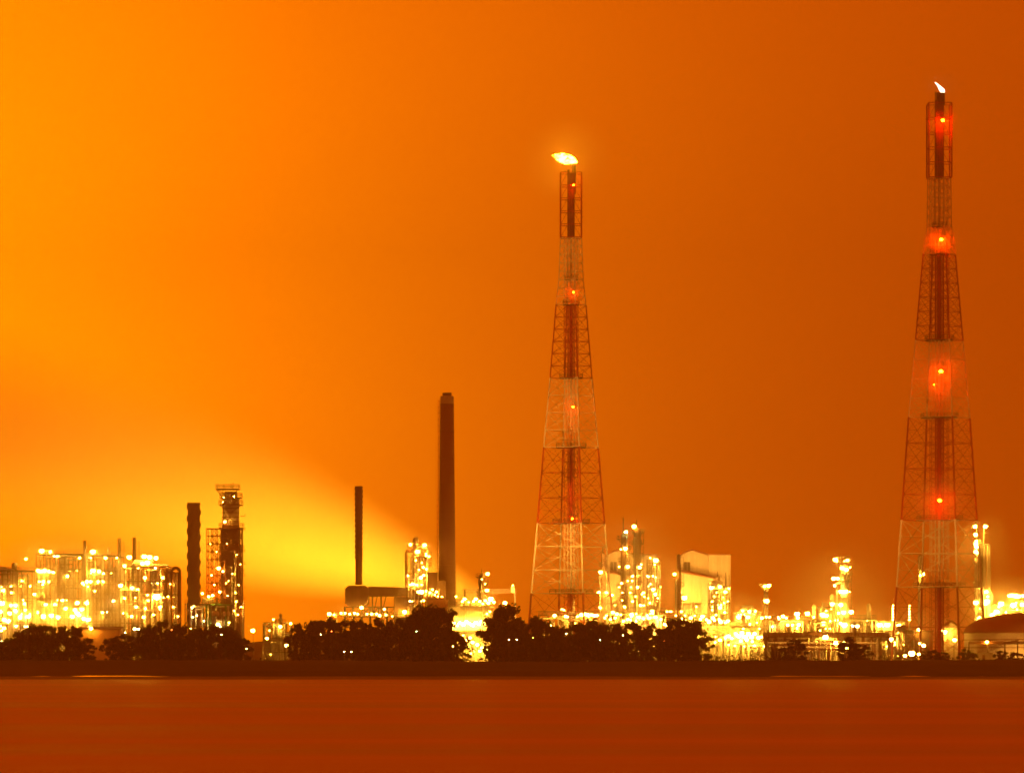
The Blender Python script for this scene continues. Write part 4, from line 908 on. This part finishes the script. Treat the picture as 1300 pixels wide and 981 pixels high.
# green bush, with its own leaves
def bush(px, pytop, D, label, w, mat, name='bush'):
    rnd = random.Random(px); h = PZ(pytop, D) - GROUND; t = thing(name, label, 'bush', (PX(px, D), D, GROUND))
    lc = leaf_cloud(rnd, w, h, h * .1, 26, 50, .3); lc.v = [p + Vector((PX(px, D), D, GROUND)) for p in lc.v]; lc.build('foliage', mat, t)
    tm = trunk_mesh(rnd, w, h, 0); tm.v = [p + Vector((PX(px, D), D, GROUND)) for p in tm.v]; tm.build('stem', 'bark', t)
bush(1229, 823, 1390, 'fresh green bush lit by the lamps right of the tallest flare tower', 2.6, 'leaf_green')
bush(1222, 828, 1388, 'smaller fresh green bush left of the larger green one', 1.8, 'leaf_green')
# leafless shrub at 985
rnd = random.Random(5); D = 1340; t = thing('bare_shrub', 'leafless twiggy shrub right of the blazing lamp cluster', 'shrub', (PX(985, D), D, GROUND))
m = MB(); c = Vector((PX(985, D), D, GROUND))
for i in range(90):
    a = rnd.uniform(0, 2 * PI); e = rnd.uniform(.35, 1.4); L_ = rnd.uniform(4.5, 8.5); d = Vector((math.cos(a) * math.cos(e), math.sin(a) * math.cos(e), math.sin(e)))
    q = c + d * L_; q.z = max(q.z, GROUND + 1); mid = c.lerp(q, .5) + Vector((0, 0, .5)); m.tube(c, mid, .1, 4, .06); m.tube(mid, q, .06, 4, .03)
    for j in range(4):
        b = mid.lerp(q, rnd.random()); m.tube(b, b + Vector((rnd.uniform(-1, 1), rnd.uniform(-1, 1), rnd.uniform(.3, 1.3))), .035, 3, .02)
m.build('twigs', 'bark', t)

# ------------------------------------------------------------------ setting
rnd = random.Random(9)
m = MB()
m.quad((-4000, 1296, GROUND), (4000, 1296, GROUND), (4000, 3300, GROUND), (-4000, 3300, GROUND)); structure(m.build('ground', 'earth'))
# dyke: grass bank from the shore up to the crest, gently uneven along its length
m = MB(); xs = [-600 + 6 * i for i in range(201)]
prof = [(1268, .55, .25), (1272, 2.0, .25), (1280, 3.6, .3), (1287, 4.75, .28), (1292, 4.9, .28), (1300, 2.9, 0)]
g = [[Vector((x, y + rnd.uniform(-.4, .4), z + rnd.uniform(-1, 1) * j * .5 + j * math.sin(x * .03 + y))) for x in xs] for (y, z, j) in prof]
for a in range(len(g) - 1):
    for i in range(len(xs) - 1): m.quad(g[a][i], g[a][i+1], g[a+1][i+1], g[a+1][i])
structure(m.build('riverbank', 'grass', None, True))
m = MB()
pr2 = [(1246, -.6), (1252, .12), (1262, .42), (1268.6, .75), (1268.6, -1)]
g = [[Vector((x, y + 1.5 * math.sin(x * .021) + rnd.uniform(-.5, .5), z + rnd.uniform(-.05, .05))) for x in xs] for (y, z) in pr2]
for a in range(len(g) - 1):
    for i in range(len(xs) - 1): m.quad(g[a][i], g[a][i+1], g[a+1][i+1], g[a+1][i])
structure(m.build('shore', 'stone'))
# far hills
m = MB()
for (x0, x1, top, y) in ((-330, 240, 27, 3050), (-2600, -250, 14, 3150), (100, 2800, 12, 3150)):
    n = 40
    ridge = []
    for i in range(n + 1):
        t_ = i / n; ridge.append((x0 + (x1 - x0) * t_, GROUND + top * math.sin(PI * t_) ** .8 * (.8 + .2 * math.sin(t_ * 9 + y))))
    for (a, b), (c, d) in zip(ridge, ridge[1:]):
        m.quad((a, y - 200, GROUND - 1), (c, y - 200, GROUND - 1), (c, y, d), (a, y, b)); m.quad((a, y, b), (c, y, d), (c, y + 190, GROUND - 1), (a, y + 190, GROUND - 1))
structure(m.build('hills', 'hill', None, True))
# undergrowth along the crest
m = MB()
for i in range(9000):
    x = rnd.uniform(-160, 160); h = rnd.random() ** 1.6 * (1.5 + .8 * math.sin(x * .13) + .6 * math.sin(x * .41)); y = rnd.uniform(1288, 1312)
    p = Vector((x, y, (4.6 if y < 1296 else 3.0) + h)); n = Vector((rnd.gauss(0, 1), rnd.gauss(0, 1), rnd.gauss(0, 1))).normalized(); u = n.orthogonal().normalized(); w2 = n.cross(u); sz = rnd.uniform(.2, .5)
    m.quad(p - u * sz, p + w2 * sz * .6, p + u * sz, p - w2 * sz * .6)
o = m.build('undergrowth', 'leaf'); o['kind'] = 'stuff'; o['label'] = 'dark scrub along the top of the river bank'; o['category'] = 'undergrowth'
# river
wm, nt, b = new_mat('river water'); N, L = nt.nodes, nt.links
tc = N.new('ShaderNodeTexCoord'); mp = N.new('ShaderNodeMapping'); mp.inputs['Scale'].default_value = (.0022, .016, 1)
L.new(tc.outputs['Object'], mp.inputs['Vector'])
n1 = N.new('ShaderNodeTexNoise'); n1.inputs['Scale'].default_value = 1.0; n1.inputs['Detail'].default_value = 5; n1.inputs['Roughness'].default_value = .6
L.new(mp.outputs['Vector'], n1.inputs['Vector'])
rr = N.new('ShaderNodeMapRange'); rr.inputs['From Min'].default_value = .3; rr.inputs['From Max'].default_value = .7; rr.inputs['To Min'].default_value = .42; rr.inputs['To Max'].default_value = .62
L.new(n1.outputs['Fac'], rr.inputs['Value']); L.new(rr.outputs['Result'], b.inputs['Roughness'])
mp2 = N.new('ShaderNodeMapping'); mp2.inputs['Scale'].default_value = (.02, .16, 1); L.new(tc.outputs['Object'], mp2.inputs['Vector'])
n2 = N.new('ShaderNodeTexNoise'); n2.inputs['Scale'].default_value = 1.0; n2.inputs['Detail'].default_value = 3; L.new(mp2.outputs['Vector'], n2.inputs['Vector'])
bp = N.new('ShaderNodeBump'); bp.inputs['Strength'].default_value = .6; bp.inputs['Distance'].default_value = .5
L.new(n2.outputs['Fac'], bp.inputs['Height']); L.new(bp.outputs['Normal'], b.inputs['Normal'])
cr = N.new('ShaderNodeValToRGB'); cr.color_ramp.elements[0].position = .35; cr.color_ramp.elements[1].position = .65
cr.color_ramp.elements[0].color = (.32, .14, .055, 1); cr.color_ramp.elements[1].color = (.55, .25, .10, 1)      # silt laden and clearer currents
L.new(n1.outputs['Fac'], cr.inputs['Fac']); L.new(cr.outputs['Color'], b.inputs['Base Color']); b.inputs['IOR'].default_value = 1.33
m = MB(); m.quad((-4000, -60, 0), (4000, -60, 0), (4000, 1255, 0), (-4000, 1255, 0)); structure(m.build('river', wm))

# ------------------------------------------------------------------ steam plume drifting from the refinery (real volume, lit by spots added beneath it)
PLUME = True
if PLUME:
    def plume(name, pts, dens, D):
        m = MB(); n = 32; s = D / K; rings = []
        for i, (px, py, h, dep) in enumerate(pts):
            a = pts[max(i-1, 0)]; b_ = pts[min(i+1, len(pts)-1)]
            c = P(px, py, D)
            rings.append([c + Vector((0, math.cos(2*PI*j/n) ** 3 * dep * 1.5, math.sin(2*PI*j/n) * h * s)) for j in range(n)])
        for r in rings: m.v += r
        for i in range(len(rings) - 1):
            for j in range(n):
                j2 = (j+1) % n; m.f.append((i*n+j, (i+1)*n+j, (i+1)*n+j2, i*n+j2)); m.m.append(0)
        m.f.append(tuple(range(n))); m.m.append(0); k = (len(rings)-1)*n; m.f.append(tuple(k + i for i in reversed(range(n)))); m.m.append(0)
        mt = bpy.data.materials.new('steam'); mt.use_nodes = True; t_ = mt.node_tree; t_.nodes.clear()
        o_ = t_.nodes.new('ShaderNodeOutputMaterial'); v = t_.nodes.new('ShaderNodeVolumePrincipled')
        v.inputs['Density'].default_value = dens; v.inputs['Color'].default_value = (1, .95, .85, 1); v.inputs['Anisotropy'].default_value = 0.0
        t_.links.new(v.outputs[0], o_.inputs['Volume'])
        ob = m.build(name, mt); ob['kind'] = 'stuff'; ob['label'] = 'glowing steam plume drifting left from behind the tall chimney'; ob['category'] = 'steam'
        return ob
    A = [(640, 762, 1, 1), (600, 746, 18, 10), (540, 722, 44, 20), (460, 692, 74, 28), (360, 656, 104, 34), (240, 618, 128, 36), (100, 576, 146, 34), (-60, 535, 160, 32), (-260, 490, 175, 30)]
    plume('steam_plume', A, .0045, 1760)
    plume('steam_plume', [(px, py + 6, h * .78, d * .9) for px, py, h, d in A], .0035, 1761)
    plume('steam_plume', [(px, py + 10, h * .5, d * .8) for px, py, h, d in A], .0035, 1762)
    for k, (px, e) in enumerate(((20, .6), (110, .9), (200, 1.25), (290, 1.55), (370, 1.9), (450, 1.8), (530, 1.4), (590, .7))):  # upward spots added under the plume to make it bright
        ld = bpy.data.lights.new('plume_fill', 'SPOT'); ld.energy = 420000 * e; ld.color = (1, .36, .014); ld.spot_size = math.radians(150); ld.spot_blend = 1; ld.shadow_soft_size = 3
        lo = bpy.data.objects.new('plume_fill', ld); col.objects.link(lo); lo.location = (PX(px, 1760), 1760, GROUND + 4); lo.rotation_euler = (PI, 0, 0)

def glow_haze(name, label, c, rad, dens):  # scattering volume added to give a light source a soft halo
    m = MB(); m.ball((0, 0, 0), 1.0, 24, 40); m.v = [Vector((c[0] + p.x * rad[0], c[1] + (abs(p.y) ** 1.4 * p.y) * rad[1] * 1.4, max(c[2] + p.z * rad[2], GROUND + .3))) for p in m.v]
    mt = bpy.data.materials.new(name); mt.use_nodes = True; t_ = mt.node_tree; t_.nodes.clear()
    o_ = t_.nodes.new('ShaderNodeOutputMaterial'); v = t_.nodes.new('ShaderNodeVolumePrincipled')
    v.inputs['Density'].default_value = dens; v.inputs['Color'].default_value = (1, .95, .85, 1); v.inputs['Anisotropy'].default_value = 0.0
    t_.links.new(v.outputs[0], o_.inputs['Volume'])
    ob = m.build(name, mt); ob['kind'] = 'stuff'; ob['label'] = label; ob['category'] = 'steam'
for (lab, px, py, D, rx, ry, rz, dn) in (  # volumes added round lamp clusters to spread their light into halos
    ('added glow haze hanging in the left process block', 95, 772, 1504, 165, 18, 104, .015),
    ('added glow haze round the floodlit white building', 600, 795, 1500, 48, 12, 55, .012),
    ('added glow haze round the vessel tower by the tall chimney', 528, 725, 1538, 45, 10, 65, .007),
    ('thin added glow haze under the boiler duct', 465, 778, 1536, 62, 9, 22, .004),
    ('thin added glow haze round the pair of tall dark columns', 808, 745, 1562, 80, 14, 110, .005),
    ('added glow haze round the blazing lamp cluster', 925, 795, 1530, 80, 14, 50, .007),
    ('thin added glow haze round the pale platform column', 1064, 765, 1545, 80, 16, 95, .003),
    ('thin added glow haze along the right pipe racks', 1120, 800, 1520, 120, 16, 36, .004),
    ('thin added glow haze round the tall narrow lit column unit', 1246, 735, 1539, 45, 14, 110, .005),
    ('added glow haze over the domed tank', 1300, 768, 1536, 60, 12, 40, .010)):
    glow_haze('steam', lab, P(px, py, D), (rx * D / K, ry, rz * D / K), dn)
glow_haze('flare_glow', 'added glow haze round the big orange flare flame', P(719, 203, 1600), (16, 16, 16), .0045)  # added volume that gives the flame its halo
glow_haze('flare_glow', 'faint added glow haze round the small pale flare flame', P(1194, 112, 1480), (8, 8, 8), .006)
for k, (cx_, cy_, D_, r_) in enumerate(((1197, 153, 1480, 7), (1195, 304, 1478, 7), (1194.5, 471, 1473, 9), (1193, 635, 1469, 9), (727.5, 516, 1592, 5), (726.5, 658, 1588, 5))):  # added volumes that carry the red halo of each beacon
    glow_haze('beacon_glow', ('added red glow haze round the %s beacon of the tallest flare tower' % ('top', 'upper', 'middle', 'lowest')[k]) if k < 4 else 'faint added red glow haze round the %s beacon of the centre flare tower' % ('middle', 'lowest')[k - 4], P(cx_, cy_, D_), (r_, r_, r_), (.012, .012, .011, .012)[k] if k < 4 else .007)
def spot(x, y, z, target, e, ang, c=(1, .42, .05)):  # spot light added to brighten its target
    ld = bpy.data.lights.new('plume_fill', 'SPOT'); ld.energy = e; ld.color = c; ld.spot_size = math.radians(ang); ld.spot_blend = .8; ld.shadow_soft_size = .5
    lo = bpy.data.objects.new('plume_fill', ld); col.objects.link(lo); lo.location = (x, y, z)
    lo.rotation_euler = (Vector(target) - Vector((x, y, z))).to_track_quat('-Z', 'Y').to_euler()
for dx_ in (-30, 28):  # added fill from below, lifts the lattice of both flare towers
    spot(PX(725, 1600) + dx_, 1540, 6, P(725, 560, 1600), 620000, 60)
    spot(PX(1192, 1480) + dx_, 1425, 5, P(1192, 520, 1480), 100000, 60)
spot(PX(552, 1516), 1513, PZ(757, 1516), P(563, 640, 1530), 9000, 60)  # added fill that lightens the tall chimney shaft
for px in (1000, 1060, 1112, 1285): spot(PX(px, 1440), 1436, 4.5, P(px, 810, 1490), 24000 if px < 1100 else 9000, 110)  # added low fill for the bund wall and the tank front
spot(PX(868, 1562), 1562, 27, P(895, 722, 1600), 90000, 140)
spot(PX(908, 1562), 1562, 34, P(912, 722, 1600), 30000, 130)
spot(PX(776, 1610), 1606, 27, P(800, 722, 1650), 90000, 140)
spot(PX(822, 1610), 1606, 30, P(822, 722, 1650), 50000, 130)

# ------------------------------------------------------------------ sky glow
w = bpy.data.worlds.new('World'); scene.world = w; w.use_nodes = True
nt = w.node_tree; N, L = nt.nodes, nt.links; N.clear()
out = N.new('ShaderNodeOutputWorld'); bg = N.new('ShaderNodeBackground'); L.new(bg.outputs[0], out.inputs[0])
tc = N.new('ShaderNodeTexCoord'); sep = N.new('ShaderNodeSeparateXYZ'); L.new(tc.outputs['Generated'], sep.inputs[0])
def mth(op, a, b=None, c=None):
    n = N.new('ShaderNodeMath'); n.operation = op
    for i, q in enumerate((a, b, c)):
        if q is None: continue
        if isinstance(q, (int, float)): n.inputs[i].default_value = q
        else: L.new(q, n.inputs[i])
    return n.outputs[0]
X, Y, Z = sep.outputs
dx = mth('ADD', X, .135)
dz = mth('MULTIPLY', mth('SUBTRACT', Z, .045), .75)
dist = mth('SQRT', mth('ADD', mth('MULTIPLY', dx, dx), mth('MULTIPLY', dz, dz)))
back = mth('MULTIPLY', mth('SUBTRACT', 1.0, Y), .6)
dist = mth('ADD', dist, back)
# slight uneven clouds in the lit murk
mpn = N.new('ShaderNodeMapping'); mpn.inputs['Scale'].default_value = (6, 6, 14); L.new(tc.outputs['Generated'], mpn.inputs['Vector'])
nz = N.new('ShaderNodeTexNoise'); nz.inputs['Scale'].default_value = 1; nz.inputs['Detail'].default_value = 3; L.new(mpn.outputs[0], nz.inputs['Vector'])
dist = mth('ADD', dist, mth('MULTIPLY', mth('SUBTRACT', nz.outputs['Fac'], .5), .02))
rp = N.new('ShaderNodeValToRGB'); rp.color_ramp.interpolation = 'B_SPLINE'
E = rp.color_ramp.elements
stops = [(0, (2.9, .56, 0)), (.04, (2.4, .49, 0)), (.08, (1.42, .315, 0)), (.13, (.94, .168, 0)), (.19, (.63, .094, 0)), (.25, (.50, .064, 0)), (.32, (.42, .05, 0)), (.55, (.42, .05, 0)), (1.0, (.42, .05, 0))]
stops = [(p_, tuple(q / 3 for q in c_)) for p_, c_ in stops]      # ramp colours stay within 0..1, the background strength restores them
E[0].position, E[0].color = 0, (*stops[0][1], 1); E[1].position, E[1].color = 1, (*stops[-1][1], 1)
for p_, c_ in stops[1:-1]:
    e = E.new(p_); e.color = (*c_, 1)
L.new(dist, rp.inputs['Fac']); L.new(rp.outputs['Color'], bg.inputs['Color']); bg.inputs['Strength'].default_value = 4.2

# ------------------------------------------------------------------ haze
HAZE = .00026
hm = bpy.data.materials.new('haze air'); hm.use_nodes = True; t_ = hm.node_tree; t_.nodes.clear()
o_ = t_.nodes.new('ShaderNodeOutputMaterial'); v = t_.nodes.new('ShaderNodeVolumePrincipled')
v.inputs['Density'].default_value = HAZE; v.inputs['Color'].default_value = (.95, .90, .82, 1); v.inputs['Anisotropy'].default_value = .2
t_.links.new(v.outputs[0], o_.inputs['Volume'])
m = MB(); m.box(-4100, 4100, -100, 3400, -2, 300); o = m.build('haze', hm); o['kind'] = 'stuff'; o['label'] = 'thin orange haze over the river and the refinery'; o['category'] = 'haze'

# ------------------------------------------------------------------ camera and output
cd = bpy.data.cameras.new('Camera'); cam = bpy.data.objects.new('Camera', cd); col.objects.link(cam)
cam.location = (0, 0, CAM_Z); cam.rotation_euler = (PI / 2, 0, 0)
cd.sensor_width = 36; cd.lens = 36 * K / 1300; cd.shift_y = (HORIZON - 490.5) / 1300
cd.clip_start = .5; cd.clip_end = 12000; scene.camera = cam
scene.view_settings.view_transform = 'Standard'; scene.view_settings.look = 'None'; scene.view_settings.gamma = 1; scene.view_settings.exposure = 0
c = scene.cycles
c.use_denoising = True; c.max_bounces = 5; c.diffuse_bounces = 2; c.glossy_bounces = 2; c.transparent_max_bounces = 6; c.volume_bounces = 0
c.sample_clamp_indirect = 4; c.pixel_filter_type = 'BLACKMAN_HARRIS'; c.filter_width = 1.7; c.use_adaptive_sampling = False
c.caustics_reflective = False; c.caustics_refractive = False
